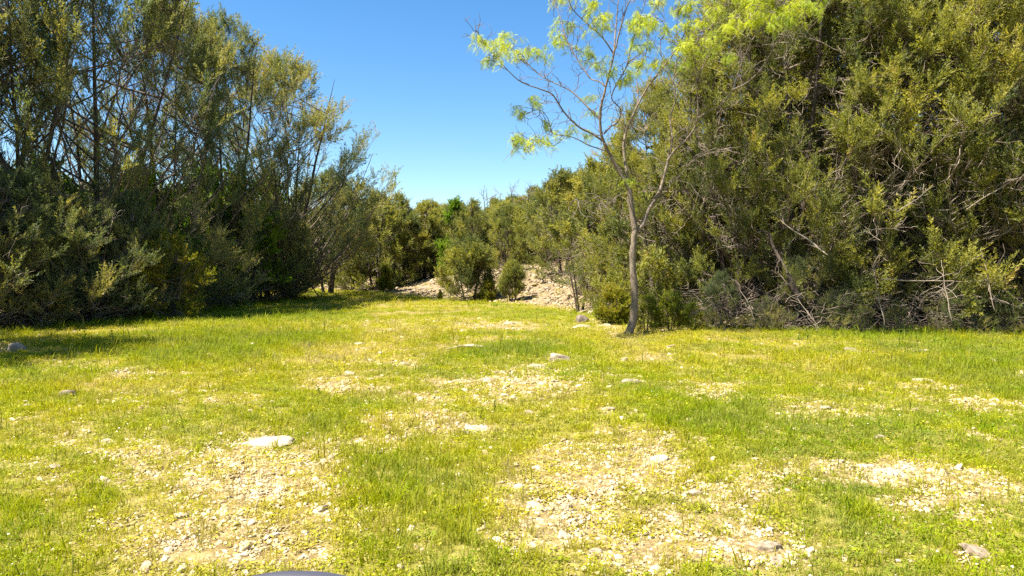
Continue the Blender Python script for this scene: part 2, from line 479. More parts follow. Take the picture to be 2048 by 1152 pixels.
# ------------------------------------------------------------------ scattering on points through geometry nodes
def instancer(name, sources, P, rot, scl, vid, tint, kind_label, cat):
    src = bpy.data.collections.new(name + "_sources")
    for k, me in enumerate(sources):
        so = bpy.data.objects.new("%s_source_%02d" % (name, k), me); src.objects.link(so)
    me = bpy.data.meshes.new(name); me.vertices.add(len(P)); me.vertices.foreach_set("co", np.ascontiguousarray(P, dtype=np.float32).ravel())
    a = me.attributes.new("rot", 'FLOAT_VECTOR', 'POINT'); a.data.foreach_set("vector", np.ascontiguousarray(rot, dtype=np.float32).ravel())
    a = me.attributes.new("scl", 'FLOAT_VECTOR', 'POINT'); a.data.foreach_set("vector", np.ascontiguousarray(scl, dtype=np.float32).ravel())
    a = me.attributes.new("vid", 'INT', 'POINT'); a.data.foreach_set("value", np.ascontiguousarray(vid, dtype=np.int32))
    a = me.attributes.new("tint", 'FLOAT', 'POINT'); a.data.foreach_set("value", np.ascontiguousarray(tint, dtype=np.float32))
    o = link(name, me)
    ng = bpy.data.node_groups.new(name + "_scatter", 'GeometryNodeTree')
    ng.interface.new_socket("Geometry", in_out='INPUT', socket_type='NodeSocketGeometry')
    ng.interface.new_socket("Geometry", in_out='OUTPUT', socket_type='NodeSocketGeometry')
    gi = ng.nodes.new("NodeGroupInput"); go = ng.nodes.new("NodeGroupOutput")
    ip = ng.nodes.new("GeometryNodeInstanceOnPoints"); ip.inputs["Pick Instance"].default_value = True
    ci = ng.nodes.new("GeometryNodeCollectionInfo"); ci.inputs["Collection"].default_value = src
    ci.inputs["Separate Children"].default_value = True; ci.inputs["Reset Children"].default_value = True
    def na(n, t):
        x = ng.nodes.new("GeometryNodeInputNamedAttribute"); x.data_type = t; x.inputs["Name"].default_value = n
        return x.outputs["Attribute"]
    ng.links.new(gi.outputs[0], ip.inputs["Points"]); ng.links.new(ci.outputs[0], ip.inputs["Instance"])
    ng.links.new(na("vid", 'INT'), ip.inputs["Instance Index"])
    er = ng.nodes.new("FunctionNodeEulerToRotation"); ng.links.new(na("rot", 'FLOAT_VECTOR'), er.inputs[0])
    ng.links.new(er.outputs[0], ip.inputs["Rotation"]); ng.links.new(na("scl", 'FLOAT_VECTOR'), ip.inputs["Scale"])
    ng.links.new(ip.outputs[0], go.inputs[0])
    md = o.modifiers.new("scatter", 'NODES'); md.node_group = ng
    tag(o, kind_label, cat, kind="stuff")
    return o

rg = np.random.default_rng(11)

def blade_tuft(n, h, w, spread, lean, seed):
    r = np.random.default_rng(seed); V = []; sh = []
    for i in range(n):
        a = r.random() * 6.283; b = np.array([math.cos(a), math.sin(a), 0]) * spread * math.sqrt(r.random())
        d = r.random() * 6.283; ln = lean * r.uniform(.2, 1.3); H = h * r.uniform(.45, 1.15)
        dirn = np.array([math.cos(d), math.sin(d), 0]); s = np.array([-dirn[1], dirn[0], 0]); s = s * math.cos(r.random() * 3) + dirn * .4 * r.normal()
        W = w * r.uniform(.7, 1.3) * .5
        p0 = b; p1 = b + dirn * ln * H * .35 + np.array([0, 0, H * .6]); p2 = b + dirn * ln * H * 1.0 + np.array([0, 0, H * r.uniform(.75, 1)])
        a0, a1 = p0 - s * W, p0 + s * W; b0, b1 = p1 - s * W * .8, p1 + s * W * .8
        V += [a0, a1, b1, a0, b1, b0, b0, b1, p2]; sh += [r.random()] * 9
    return np.array(V), np.array(sh)

def tri_mesh(name, V, mat, sh):
    return make_mesh(name, V, np.arange(len(V)).reshape(-1, 3), mat, {"shade": sh})

def forb(n, h, rad, leaf, seed):
    r = np.random.default_rng(seed); V = []; sh = []
    for i in range(n):
        a = r.random() * 6.283; q = rad * math.sqrt(r.random()); c = np.array([math.cos(a) * q, math.sin(a) * q, h * r.uniform(.2, 1)])
        nrm = unit(np.array([r.normal() * .7, r.normal() * .7, 1.0])); t = unit(np.cross(nrm, r.normal(size=3))); s = np.cross(nrm, t)
        L = leaf * r.uniform(.6, 1.4); W = L * r.uniform(.3, .6)
        a0 = c - t * L * .5; a1 = c + t * L * .5; b0 = c - s * W * .5 + nrm * L * .12; b1 = c + s * W * .5 + nrm * L * .12
        V += [a0, b1, a1, a0, a1, b0]; sh += [r.random()] * 6
    return np.array(V), np.array(sh)

tufts = []
for k in range(3):
    V, s = blade_tuft(22, .085, .0055, .07, .55, 100 + k); tufts.append(tri_mesh("short_tuft", V, M_GRASS, s))      # 0..2 short
for k in range(2):
    V, s = blade_tuft(20, .15, .006, .055, .5, 110 + k); tufts.append(tri_mesh("tall_tuft", V, M_GRASS, s))         # 3..4 tall
for k in range(3):
    V, s = forb(26, .05, .075, .026, 120 + k); tufts.append(tri_mesh("forb_patch", V, M_FORB, s))                    # 5..7 forbs
V, s = blade_tuft(18, .035, .004, .08, 2.2, 130); tufts.append(tri_mesh("straw", V, M_GRASS, s))                     # 8 flat dry litter
V, s = blade_tuft(7, .24, .008, .04, .35, 131); tufts.append(tri_mesh("stalks", V, M_GRASS, s))                      # 9 stalks

def scatter_zone(y0, y1, dens, tilt, sc0, sc1, xr=.80):
    A = xr * (y1 * y1 - y0 * y0) + 2 * (y1 - y0)
    n = int(A * dens)
    yy = np.sqrt(rg.uniform(y0 * y0, y1 * y1, n)); xx = rg.uniform(-1, 1, n) * (yy * xr + 1)
    return xx, yy, rg.uniform(sc0, sc1, n)

Ps, Rs, Ss, Vi, Ti = [], [], [], [], []
for (y0, y1, dens, s0, s1) in [(3.2, 6.5, 520, .6, 1.05), (6.5, 11, 330, .7, 1.2), (11, 18, 150, .9, 1.6), (18, 30, 52, 1.3, 2.3), (30, 62, 15, 2.0, 3.6)]:
    x, y, s = scatter_zone(y0, y1, dens, 0, s0, s1)
    b, l, n = patches(x, y)
    l2 = litter(x, y); gbk = gravel_bank(x, y)
    dens_f = np.clip(1.05 - b * .78 + l * .4, .36, 1) * (1 - l2 * .93) * (1 - .86 * gbk)
    keep = rg.random(len(x)) < dens_f
    x, y, s, b, l, n = x[keep], y[keep], s[keep], b[keep], l[keep], n[keep]
    z = gz(x, y)
    big = fbm(x * .35, y * .35, 61)
    tint = .43 + (big - .5) * 1.2 - l * .33 + b * .55 + rg.normal(0, .13, len(x))
    tint += .13 * sstep(9, 15, y) * (l < .4) * (1 - .5 * (x > 6))
    # brighter fresh grass along both woods
    tint -= .22 * np.exp(-np.clip(-left_wood(x, y), 0, 50) / 4.0)
    u = rg.random(len(x))
    v = np.where(u < .38, rg.integers(0, 3, len(x)), np.where(u < .38 + .10 + .35 * l, rg.integers(3, 5, len(x)), np.where(u < .86, rg.integers(5, 8, len(x)), 8)))
    dry = (rg.random(len(x)) < b * .55); v = np.where(dry, 8, v)
    stk = rg.random(len(x)) < .012 + .03 * (l > .4); v = np.where(stk, 9, v)
    zs = rg.uniform(.75, 1.2, len(x)) * np.where(y > 18, .62, 1.0) * (0.82 + .25 * l)
    Ps.append(np.stack([x, y, z - .008], 1)); Rs.append(np.stack([rg.normal(0, .12, len(x)), rg.normal(0, .12, len(x)), rg.uniform(0, 6.283, len(x))], 1))
    Ss.append(np.stack([s, s, s * zs], 1)); Vi.append(v); Ti.append(np.clip(tint, 0, 1))
P = np.concatenate(Ps)
print("grass instances", len(P))
instancer("grass", tufts, P, np.concatenate(Rs), np.concatenate(Ss), np.concatenate(Vi), np.concatenate(Ti), "short yellow-green spring grass and low weeds covering the clearing", "grass")

# small meadow flowers
def flower_mesh(mat, seed, r0):
    r = np.random.default_rng(seed); V = []
    for k in range(5):
        a = k * 1.2566 + r.random() * .3
        t = np.array([math.cos(a), math.sin(a), .25]); s = np.array([-math.sin(a), math.cos(a), 0])
        c = np.array([0, 0, .07]); V += [c, c + (t + s * .5) * r0, c + (t - s * .5) * r0]
    V += [np.array([-.001, 0, 0]), np.array([.001, 0, 0]), np.array([0, 0, .07])]
    return make_mesh("flower", np.array(V), np.arange(len(V)).reshape(-1, 3), mat)
x, y, s = scatter_zone(3.3, 14, 11, 0, .6, 1.1)
n = len(x)
instancer("meadow_flowers", [flower_mesh(M_PETY, 1, .009), flower_mesh(M_PETW, 2, .006)], np.stack([x, y, gz(x, y)], 1), np.stack([rg.normal(0, .3, n), rg.normal(0, .3, n), rg.uniform(0, 6, n)], 1),
          np.stack([s, s, s], 1), (rg.random(n) < .35).astype(int), rg.random(n), "tiny yellow and white wildflowers dotted through the near grass", "wildflowers").name = "grass_flowers"

# ------------------------------------------------------------------ stones
def ico(sub):
    import bmesh
    bm = bmesh.new(); bmesh.ops.create_icosphere(bm, subdivisions=sub, radius=1)
    V = np.array([v.co[:] for v in bm.verts]); Fc = np.array([[v.index for v in f.verts] for f in bm.faces]); bm.free()
    return V, Fc
ICO = {k: ico(k) for k in (1, 2, 3, 4)}

def rock_mesh(seed, sub, mat, flat=.45, rough=.28, facet=5, smooth=False):
    r = np.random.default_rng(seed); V, Fc = ICO[sub]; V = V.copy()
    V = np.sign(V) * np.abs(V) ** .72
    for k in range(facet + 4):      # broken planar faces
        n = unit(r.normal(size=3) * np.array([1, 1, .8])); lim = r.uniform(.5, .85)
        d = V @ n; V -= np.where(d > lim, (d - lim) * .92, 0)[:, None] * n
    if sub > 2:
        for fq, am in ((1.7, .16), (4.5, .09), (11, .045)):
            nz = fbm(V[:, 0] * fq + seed, V[:, 1] * fq + V[:, 2] * fq * .8, seed + int(fq), 2) - .5
            V *= (1 + am * rough * 8 * nz)[:, None]
    else:
        V *= (1 + rough * (vnoise(V[:, 0] * 3 + seed, V[:, 1] * 3 + V[:, 2] * 2, seed) - .5) * 1.6)[:, None]
    V *= np.array([r.uniform(.85, 1.25), r.uniform(.65, 1.0), flat])
    return make_mesh("rock", V, Fc, mat, smooth=smooth)

pebs = [rock_mesh(200 + k, 1 if k < 5 else 2, M_PEB, flat=r_, rough=.2, facet=4) for k, r_ in enumerate((.5, .6, .45, .7, .55, .4, .5, .6))]
Ps, Rs, Ss, Vi = [], [], [], []
def add_pebbles(x, y, s, zoff=.04):
    n = len(x); z = gz(x, y)
    Ps.append(np.stack([x, y, z + s * zoff], 1)); Rs.append(np.stack([rg.normal(0, .3, n), rg.normal(0, .3, n), rg.uniform(0, 6.283, n)], 1))
    Ss.append(np.stack([s, s, s], 1)); Vi.append(rg.integers(0, 8, n))
for (y0, y1, dens) in [(3.2, 7, 2200), (7, 12, 600), (12, 24, 70)]:
    x, y, _ = scatter_zone(y0, y1, dens, 0, 1, 1)
    b, l, n = patches(x, y)
    keep = rg.random(len(x)) < np.clip(b * 1.35 - .15, .035, 1)
    x, y, b = x[keep], y[keep], b[keep]
    s = np.exp(rg.normal(math.log(.0105), .48, len(x))) * (1 + .6 * (y > 7) + .8 * (y > 12))
    add_pebbles(x, y, np.clip(s, .005, .06))
# gravel bank
n = 38000
x = rg.uniform(-16, 7, n); y = rg.uniform(21, 58, n)
keep = rg.random(n) < gravel_bank(x, y); x, y = x[keep], y[keep]
BK = (x, y, np.clip(np.exp(rg.normal(math.log(.045), .55, len(x))), .018, .16))
# stones among the litter below the right-hand junipers
n = 1500
x = rg.uniform(3, 16, n); y = rg.uniform(16, 24, n)
keep = (bank_dist(x, y) > -.5); x, y = x[keep], y[keep]
add_pebbles(x, y, np.clip(np.exp(rg.normal(math.log(.04), .5, len(x))), .015, .12), .2)
P = np.concatenate(Ps); print("pebbles", len(P))
def bank_rubble():
    x, y, s = BK; n = len(x)
    M = rock_mat("tan_bank_rubble", (.10, .070, .038), (.255, .195, .115), (.40, .32, .21), scale=3)
    src = [rock_mesh(240 + k, 1 if k < 4 else 2, M, flat=.5, rough=.25, facet=5) for k in range(6)]
    instancer("rubble", src, np.stack([x, y, gz(x, y) + s * .25], 1), np.stack([rg.normal(0, .4, n), rg.normal(0, .4, n), rg.uniform(0, 6.283, n)], 1),
              np.stack([s, s, s], 1), rg.integers(0, 6, n), rg.random(n), "pale tan limestone rubble covering the slope of the bank", "rubble")
bank_rubble()
instancer("gravel", pebs, P, np.concatenate(Rs), np.concatenate(Ss), np.concatenate(Vi), rg.random(len(P)), "loose pale limestone gravel lying on the bare patches and the bank", "gravel")

# single rocks one can point to: (px, py, width px, flat, label, material)
ROCKS = [
 (1122, 718, 62, .42, "largest domed pale limestone rock in the middle of the clearing", 0),
 (1078, 734, 58, .22, "low flat limestone slab leaning against the left of the largest domed rock", 0),
 (928, 694, 62, .25, "long flat pale rock at the back of the clearing, above the bright grass strip", 0),
 (972, 694, 30, .2, "small flat rock touching the right end of the long flat pale rock", 0),
 (1247, 722, 22, .6, "small rounded white rock below the mesquite trunk", 0),
 (1268, 764, 38, .35, "jagged brown-grey flat rock halfway between mesquite and gravel patches", 1),
 (982, 761, 32, .4, "small wedge-shaped white rock in the dry middle patch", 0),
 (696, 748, 24, .6, "round white rock on the bare patch left of centre", 0),
 (719, 690, 20, .4, "small pale rock in the grass behind the bare left patch", 0),
 (1214, 820, 34, .35, "pale flat rock cluster stone in mid grass right of centre", 0),
 (1057, 828, 20, .6, "little pale rock in dry grass directly below the largest domed rock", 0),
 (528, 888, 108, .16, "broad flat white limestone slab at the head of the near gravel patch", 0),
 (955, 862, 54, .10, "sunken flat pale slab with a dark soil edge in the centre grass", 0),
 (1790, 950, 66, .3, "bright white rock patch stone in the right foreground", 0),
 (1960, 1108, 44, .5, "chunky white rock near the bottom right corner", 0),
 (1545, 1104, 44, .5, "chunky pale rock at the bottom, right of the near gravel", 0),
 (1566, 1132, 40, .5, "pale rock cut by the bottom edge beside the chunky pale rock", 0),
 (1322, 918, 40, .35, "small white broken rock in grass on the right of centre", 0),
 (1650, 818, 26, .45, "pinkish shaded rock in the right middle bare strip", 1),
 (1392, 992, 22, .6, "single round white stone in right foreground grass", 0),
 (1168, 640, 26, .8, "upright grey rock standing where the bank meets the meadow", 1),
 (1160, 654, 40, .15, "flat pale rock lying just below the upright grey rock", 0),
 (1205, 650, 26, .15, "flat pale rock between upright grey rock and mesquite trunk", 0),
 (1020, 646, 28, .3, "small grey rock in the meadow below the gravel bank", 1),
 (32, 698, 44, .55, "blue-grey boulder in the shade at the left edge of the picture", 1),
 (1700, 700, 30, .35, "grey flat stone at the edge of the right junipers' shade", 1),
 (1846, 702, 26, .4, "pale stone in the grass at the right shade edge", 0),
 (1342, 692, 20, .5, "pale stone in the grass right of the mesquite foot", 0),
 (1850, 762, 34, .25, "flat white stone in the yellow grass far right", 0),
 (1760, 876, 26, .4, "small pale stone in the right meadow above the white patch", 0),
 (212, 885, 36, .3, "flat white stone in the left foreground weeds", 0),
 (102, 938, 40, .3, "broken white stone near the left edge of the foreground", 0),
 (136, 790, 34, .5, "brownish shaded rock in the yellow grass on the left", 1),
 (52, 812, 20, .6, "small dark brown rock among yellow grass at the left", 1),
 (690, 945, 20, .5, "small pinkish stone beside the right rim of the near gravel", 0),
 (640, 1022, 30, .5, "biggest white stone inside the near gravel patch", 0),
 (1190, 1112, 26, .5, "white stone in the gravel at bottom centre", 0),
 (1135, 1020, 26, .5, "white stone at the top of the bottom centre gravel", 0),
 (800, 728, 30, .25, "flat pinkish stone in a small bare strip left of the long flat rock", 0),
 (1128, 1078, 24, .5, "squarish white stone in the middle of the bottom centre gravel", 0),
]
for i, (px, py, w, fl, lab, mt) in enumerate(ROCKS):
    gx, gy = ground_at(px, py + (w * fl * .2))
    sc = w / F * gy / 2 * 1.05
    sc *= 1.22 if w < 50 else 1.08
    me = rock_mesh(300 + i, 4 if w > 40 else 3, (M_ROCK, M_ROCKG)[mt], flat=max(fl * 1.15, .26), rough=.24, facet=6)
    o = link("rock", me, None, (gx, gy, float(gz(gx, gy)) - sc * .04), random.uniform(-.4, .4), sc)
    tag(o, lab, "rock", "pale limestone rocks lying in the clearing")
# stones big enough to count on the bank
bank_meshes = [rock_mesh(400 + k, 2, M_ROCK, flat=.6, facet=6) for k in range(6)]
k = 0
while k < 70:
    bx = random.uniform(-9, 5); by = random.uniform(22, 46)
    if float(gravel_bank(bx, by)) < .5: continue
    s_ = random.uniform(.07, .19)
    o = link("bank_rock", bank_meshes[k % 6], None, (bx, by, float(gz(bx, by)) + s_ * .2), random.uniform(0, 6), s_)
    tag(o, "pale limestone lump half buried in the gravel bank", "rock", "limestone lumps on the gravel bank")
    k += 1

# ------------------------------------------------------------------ juniper generator
TPL_rng = np.random.default_rng(5)
PL_NEAR = plume_templates(TPL_rng, 8, 36, .20, .052, spread=.52)
PL_MID = plume_templates(TPL_rng, 6, 20, .30, .10)
PL_BROAD = plume_templates(TPL_rng, 6, 22, .26, .16, spread=1.0)

def crown_env(t, low, shape):
    """relative radius at relative height t"""
    up = np.clip((t - .28) / .72, 0, 1)
    r = np.where(t < .28, low + (1 - low) * np.clip(t / .28, 0, 1) ** .8, (1 - up ** shape) ** .75)
    return np.clip(r, .05, 1)

def gen_juniper(seed, H=9.5, W=3.0, stems=3, stem_spread=.5, n_prim=80, n_sec=9, n_pl=6, zlow=.03, shape=1.7, low=.8, plumes=PL_NEAR, ps=.34, up=.6, bare_in=.45,
                dead=500, mat=None, alive=.85, trunk_r=.13, clump=.5, dead_low=.6, leafless=False, seclen=.30, twigmat=None, canopy=0.0, low_keep=.3, limb_k=1.0):
    r = np.random.default_rng(seed)
    mat = mat or M_JUN
    K = 9
    # stems
    S = np.zeros((stems, K, 3)); SR = np.zeros((stems, K))
    for i in range(stems):
        a = i * 6.283 / stems + r.uniform(-.5, .5)
        top = np.array([math.cos(a), math.sin(a), 0]) * W * stem_spread * r.uniform(.5, 1.1) * (0 if stems == 1 else 1)
        hh = H * (.96 if i == 0 else r.uniform(.72, .95))
        b = np.array([math.cos(a), math.sin(a), 0]) * .18 * (stems > 1)
        t = np.linspace(0, 1, K)
        S[i, :, 0] = b[0] + top[0] * t ** 1.2 + np.cumsum(r.normal(0, .035 * H / 9, K)) * (t > 0)
        S[i, :, 1] = b[1] + top[1] * t ** 1.2 + np.cumsum(r.normal(0, .035 * H / 9, K)) * (t > 0)
        S[i, :, 2] = t * hh - .15 * (t == 0)
        SR[i] = trunk_r * (1 if i == 0 else r.uniform(.6, .9)) * (1 - t * .93) * (1 + .35 * (t == 0))
    trunkVF = tubes(S, SR, 8)
    # primaries
    N = n_prim
    t_end = zlow + (1 - zlow) * r.random(N) ** .85
    ang = r.random(N) * 6.283
    lump = .72 + .5 * vnoise(ang * 1.3 + seed, t_end * 5, seed)
    rad = crown_env(t_end, low, shape) * W * lump * r.uniform(.75, 1.08, N)
    si = r.integers(0, stems, N)
    zend = t_end * H
    zst = np.clip(zend - rad * up * r.uniform(.5, 1.4, N), .03 * H, S[si, -1, 2] * .97)
    st, _ = interp_curve(S, si, zst / S[si, -1, 2])
    outd = np.stack([np.cos(ang), np.sin(ang), np.zeros(N)], 1)
    end = outd * rad[:, None]; end[:, 2] = zend
    drop = (zend < .25 * H)
    mid = st * .45 + end * .55; mid[:, 2] = st[:, 2] * .72 + end[:, 2] * .28 + drop * .25
    u = np.linspace(0, 1, 7)[None, :, None]
    PP = (1 - u) ** 2 * st[:, None] + 2 * u * (1 - u) * mid[:, None] + u ** 2 * end[:, None]
    PP += r.normal(0, .045, PP.shape) * u * W / 3
    plen = np.linalg.norm(end - st, axis=1)
    PR = limb_k * (.010 + .0085 * plen)[:, None] * (1.05 - .85 * u[..., 0]) * (trunk_r / .13) ** .5
    limbVF = tubes(PP, PR, 5)
    # secondaries
    M = N * n_sec
    pi_ = np.repeat(np.arange(N), n_sec); uu = .22 + .78 * r.random(M) ** .75
    b0, tg = interp_curve(PP, pi_, uu)
    dirs = unit(tg * .8 + unit(r.normal(size=(M, 3))) * .75 + np.array([0, 0, .30]))
    L = seclen * W * (1.25 - uu) * r.uniform(.5, 1.2, M) * (.5 + .5 * plen[pi_] / W) + .12
    v = np.linspace(0, 1, 4)[None, :, None]
    SS = b0[:, None] + dirs[:, None] * L[:, None, None] * v + np.array([0, 0, 1]) * (L[:, None, None] * .18 * v ** 2) + r.normal(0, .03, (M, 4, 3)) * v
    SRr = (.0048 + .004 * L)[:, None] * (1.1 - .75 * v[..., 0])
    tip = SS[:, -1]
    tt = np.clip(tip[:, 2] / H, 0, 1)
    rf = np.hypot(tip[:, 0], tip[:, 1]) / (crown_env(tt, low, shape) * W)
    cl = vnoise(tip[:, 0] * 1.1 + 50, tip[:, 1] * 1.1 + tip[:, 2] * .9 + 20, seed + 3)
    live = ((rf > bare_in) | (tt > .8)) & (r.random(M) < alive) & (cl > clump * .55) & (not leafless) & ((tt > canopy + .12 * (vnoise(tip[:, 0] * .8, tip[:, 1] * .8, seed) - .5)) | (r.random(M) < low_keep))
    secVF = tubes(SS[live], SRr[live], 3) if live.any() else (np.zeros((0, 3)), np.zeros((0, 4), int))
    deadVF = [tubes(SS[~live], SRr[~live] * 1.25, 3)] if (~live).any() else []
    # plumes
    li = np.where(live)[0]; out = {}
    if len(li):
        qi = np.repeat(li, n_pl); qu = .15 + .85 * r.random(len(qi)) ** .8
        pb, pt = interp_curve(SS, qi, qu)
        pd = unit(pt * .7 + unit(r.normal(size=pb.shape)) * .6 + np.array([0, 0, .35]))
        sc = ps * r.uniform(.65, 1.25, len(qi))
        # leading shoots
        tb, ttg = interp_curve(SS, li, np.full(len(li), .9))
        pb = np.concatenate([pb, tb]); pd = np.concatenate([pd, unit(ttg + np.array([0, 0, .3]))]); sc = np.concatenate([sc, np.full(len(li), ps * 1.35)])
        tn = .42 + .9 * (vnoise(pb[:, 0] * .9 + 9, pb[:, 1] * .9 + pb[:, 2] * .8, seed + 8) - .5) + r.normal(0, .16, len(pb))
        V, Fc, ti = stamp(plumes, pb, pd, sc, r, tn)
        out["crown"] = make_mesh("crown", V, Fc, mat, {"tint": ti})
    # dead twigs
    if dead:
        di = r.integers(0, N, dead); du = r.random(dead) ** .8 * .95
        if dead_low: # more of them low down
            w = np.exp(-np.clip(zend, 0, None) / (H * .45)) ** dead_low; di = r.choice(N, dead, p=w / w.sum())
        db, dt = interp_curve(PP, di, du)
        dd = unit(dt * .7 + unit(r.normal(size=(dead, 3))) * .9 + np.array([0, 0, -.12]))
        dl = r.uniform(.25, 1.0, dead) * W * .28
        v6 = np.linspace(0, 1, 6)[None, :, None]
        DP = db[:, None] + dd[:, None] * dl[:, None, None] * v6 + np.cumsum(r.normal(0, .026, (dead, 6, 3)), axis=1) * (v6 > 0)
        DR = (.0050 + .0028 * dl)[:, None] * (1.15 - .8 * v6[..., 0])
        deadVF.append(tubes(DP, DR, 3))
        ei = np.repeat(np.arange(dead), 3); eu = .2 + .75 * r.random(len(ei))
        eb, et = interp_curve(DP, ei, eu)
        ed = unit(et * .7 + unit(r.normal(size=et.shape)) * .9)
        el = r.uniform(.08, .38, len(ei))
        v4 = np.linspace(0, 1, 3)[None, :, None]
        EP = eb[:, None] + ed[:, None] * el[:, None, None] * v4 + r.normal(0, .02, (len(ei), 3, 3)) * v4
        ER = np.full((len(ei), 1), .0048) * (1.1 - .6 * v4[..., 0])
        deadVF.append(tubes(EP, ER, 3))
    out["trunk"] = make_mesh("trunk", *trunkVF, M_BARK, smooth=True)
    lv, lf = join([limbVF, secVF]); out["branches"] = make_mesh("branches", lv, lf, M_TWIGD)
    if deadVF:
        lv, lf = join(deadVF); out["dead_twigs"] = make_mesh("dead_twigs", lv, lf, twigmat or M_TWIG)
    return out

VAR = {}
near_kw = dict(plumes=PL_NEAR, ps=.36, n_prim=130, n_sec=9, n_pl=6, dead=800, alive=.88, bare_in=.38, clump=.48)
VAR["N"] = [gen_juniper(1, 9.6, 3.1, 3, **near_kw), gen_juniper(2, 10.4, 3.3, 4, **near_kw), gen_juniper(3, 9.0, 2.8, 2, **near_kw)]
left_kw = dict(plumes=PL_NEAR, ps=.50, limb_k=.72, n_prim=112, n_sec=9, n_pl=5, mat=M_JUND, zlow=.25, up=1.15, bare_in=.56, alive=.92, canopy=.52, low_keep=.42, shape=3.0, low=.5, dead=260, dead_low=0, clump=.36, trunk_r=.12, stem_spread=.62, twigmat=M_TWIGD)
left_wide = dict(left_kw); left_wide.update(zlow=.16, clump=.10, n_prim=110, low=.8, bare_in=.5, dead=150, canopy=.30, low_keep=.75)
VAR["L"] = [gen_juniper(21, 12.2, 4.0, 5, **left_kw), gen_juniper(22, 12.0, 3.8, 4, **left_kw), gen_juniper(23, 11.0, 4.9, 5, **left_kw), gen_juniper(24, 11.0, 4.5, 5, **left_wide)]
mid_kw = dict(plumes=PL_MID, ps=.34, n_prim=60, n_sec=7, n_pl=5, dead=120, alive=.93, bare_in=.35, clump=.30, trunk_r=.10, dead_low=.8)
VAR["M"] = [gen_juniper(31, 5.6, 2.1, 2, **mid_kw), gen_juniper(32, 5.0, 2.3, 3, **mid_kw), gen_juniper(33, 6.2, 2.0, 2, shape=1.3, **mid_kw), gen_juniper(34, 5.2, 2.2, 3, shape=2.2, **mid_kw)]
VAR["M"].append(gen_juniper(35, 6.0, 2.6, 3, shape=2.4, mat=M_JUND, **{**mid_kw, "zlow": .30, "n_prim": 75, "n_sec": 8}))
under_kw = dict(plumes=PL_NEAR, ps=.30, n_prim=70, n_sec=8, n_pl=5, dead=150, alive=.9, bare_in=.3, clump=.35, trunk_r=.07)
VAR["U"] = [gen_juniper(41, 4.2, 2.1, 3, mat=M_JUND, **under_kw), gen_juniper(42, 3.6, 2.2, 3, shape=2.4, mat=M_JUND, **under_kw)]
shrub_kw = dict(plumes=PL_MID, ps=.24, n_prim=40, n_sec=6, n_pl=4, dead=40, alive=.97, bare_in=.2, clump=.2, trunk_r=.05, mat=M_JUNY)
VAR["S"] = [gen_juniper(51, 2.5, 1.15, 2, low=.45, **shrub_kw), gen_juniper(52, 2.1, .95, 2, low=.4, **shrub_kw), gen_juniper(53, 1.2, .6, 3, low=.7, **shrub_kw)]
round_kw = dict(plumes=PL_MID, ps=.24, n_prim=70, n_sec=8, n_pl=5, dead=40, alive=.97, bare_in=.25, clump=.1, trunk_r=.05, mat=M_JUN, low=.55, shape=2.2, zlow=.16)
VAR["R"] = [gen_juniper(55, 2.5, 1.15, 2, **round_kw), gen_juniper(56, 2.1, .95, 3, **round_kw)]
VAR["D"] = [gen_juniper(61, 5.6, 2.4, 3, n_prim=26, n_sec=7, n_pl=1, plumes=PL_MID, dead=90, leafless=True, zlow=.35, up=1.2, dead_low=0, trunk_r=.10, shape=2.5)]
leafy_kw = dict(plumes=PL_BROAD, n_prim=34, n_sec=6, n_pl=4, dead=20, alive=.9, bare_in=.3, clump=.35, mat=M_LEAFY)
VAR["B"] = [gen_juniper(71, 5.0, 1.5, 3, ps=.42, trunk_r=.05, **leafy_kw), gen_juniper(72, 3.4, 1.5, 4, ps=.36, trunk_r=.04, **leafy_kw)]

NM = {"R": ("juniper_shrub", "shrub"), "N": ("juniper_tree", "tree"), "L": ("juniper_tree", "tree"), "M": ("juniper_tree", "tree"), "U": ("juniper_shrub", "shrub"), "S": ("juniper_shrub", "shrub"), "D": ("bare_tree", "tree"), "B": ("leafy_shrub", "shrub")}
def plant(kind, v, x, y, h=None, rz=None, label=None, group=None, wide=1.0, name=None, cat=None):
    meshes = VAR[kind][v % len(VAR[kind])]
    H0 = meshes["_h"]
    s = (h / H0) if h else 1
    e = bpy.data.objects.new(name or NM[kind][0], None); COL.objects.link(e)
    e.location = (x, y, float(gz(x, y)) - .03); e.rotation_euler = (0, 0, random.uniform(0, 6.283) if rz is None else rz)
    e.scale = (s * wide, s * wide, s); e.empty_display_size = .3
    tag(e, label, cat or NM[kind][1], group)
    for part in ("trunk", "branches", "dead_twigs", "crown"):
        if part in meshes:
            o = bpy.data.objects.new(part, meshes[part]); COL.objects.link(o); o.parent = e
            if part != "trunk": o["kind"] = "stuff"
    return e
for k, vs in VAR.items():
    for d in vs:
        co = np.empty(len(d["trunk"].vertices) * 3, dtype=np.float32); d["trunk"].vertices.foreach_get("co", co)
        d["_h"] = float(co[2::3].max())

# right-hand wall of tall junipers
RW = [("N", 2, 1300, 25.5, 7.2, 1.0, "narrow juniper rising directly behind the mesquite's fork"), ("N", 0, 1395, 22.8, 7.6, .9, "tall juniper just right of the mesquite, stepping up against the sky"),
      ("N", 3, 1475, 21.5, 9.4, .95, "tall juniper behind the mesquite's right-hand leafy twigs"), ("N", 1, 1590, 20.4, 9.8, .95, "tall juniper with a dark leaning trunk low in the right-hand wall"),
      ("N", 0, 1715, 20.2, 9.9, 1.0, "tall juniper with a straight dark trunk in the middle of the right-hand wall"), ("N", 2, 1840, 19.6, 9.8, 1.1, "tall twiggy juniper above the brush pile on the right"),
      ("N", 3, 1960, 19.4, 10.2, 1.05, "tall juniper beside the right edge, over many bare silvery limbs"), ("N", 1, 2110, 19.0, 10.4, 1.0, "tall juniper cut off by the right edge of the picture"),
      ("N", 0, 2280, 18.6, 10.0, 1.0, "tall juniper standing just outside the right edge")]
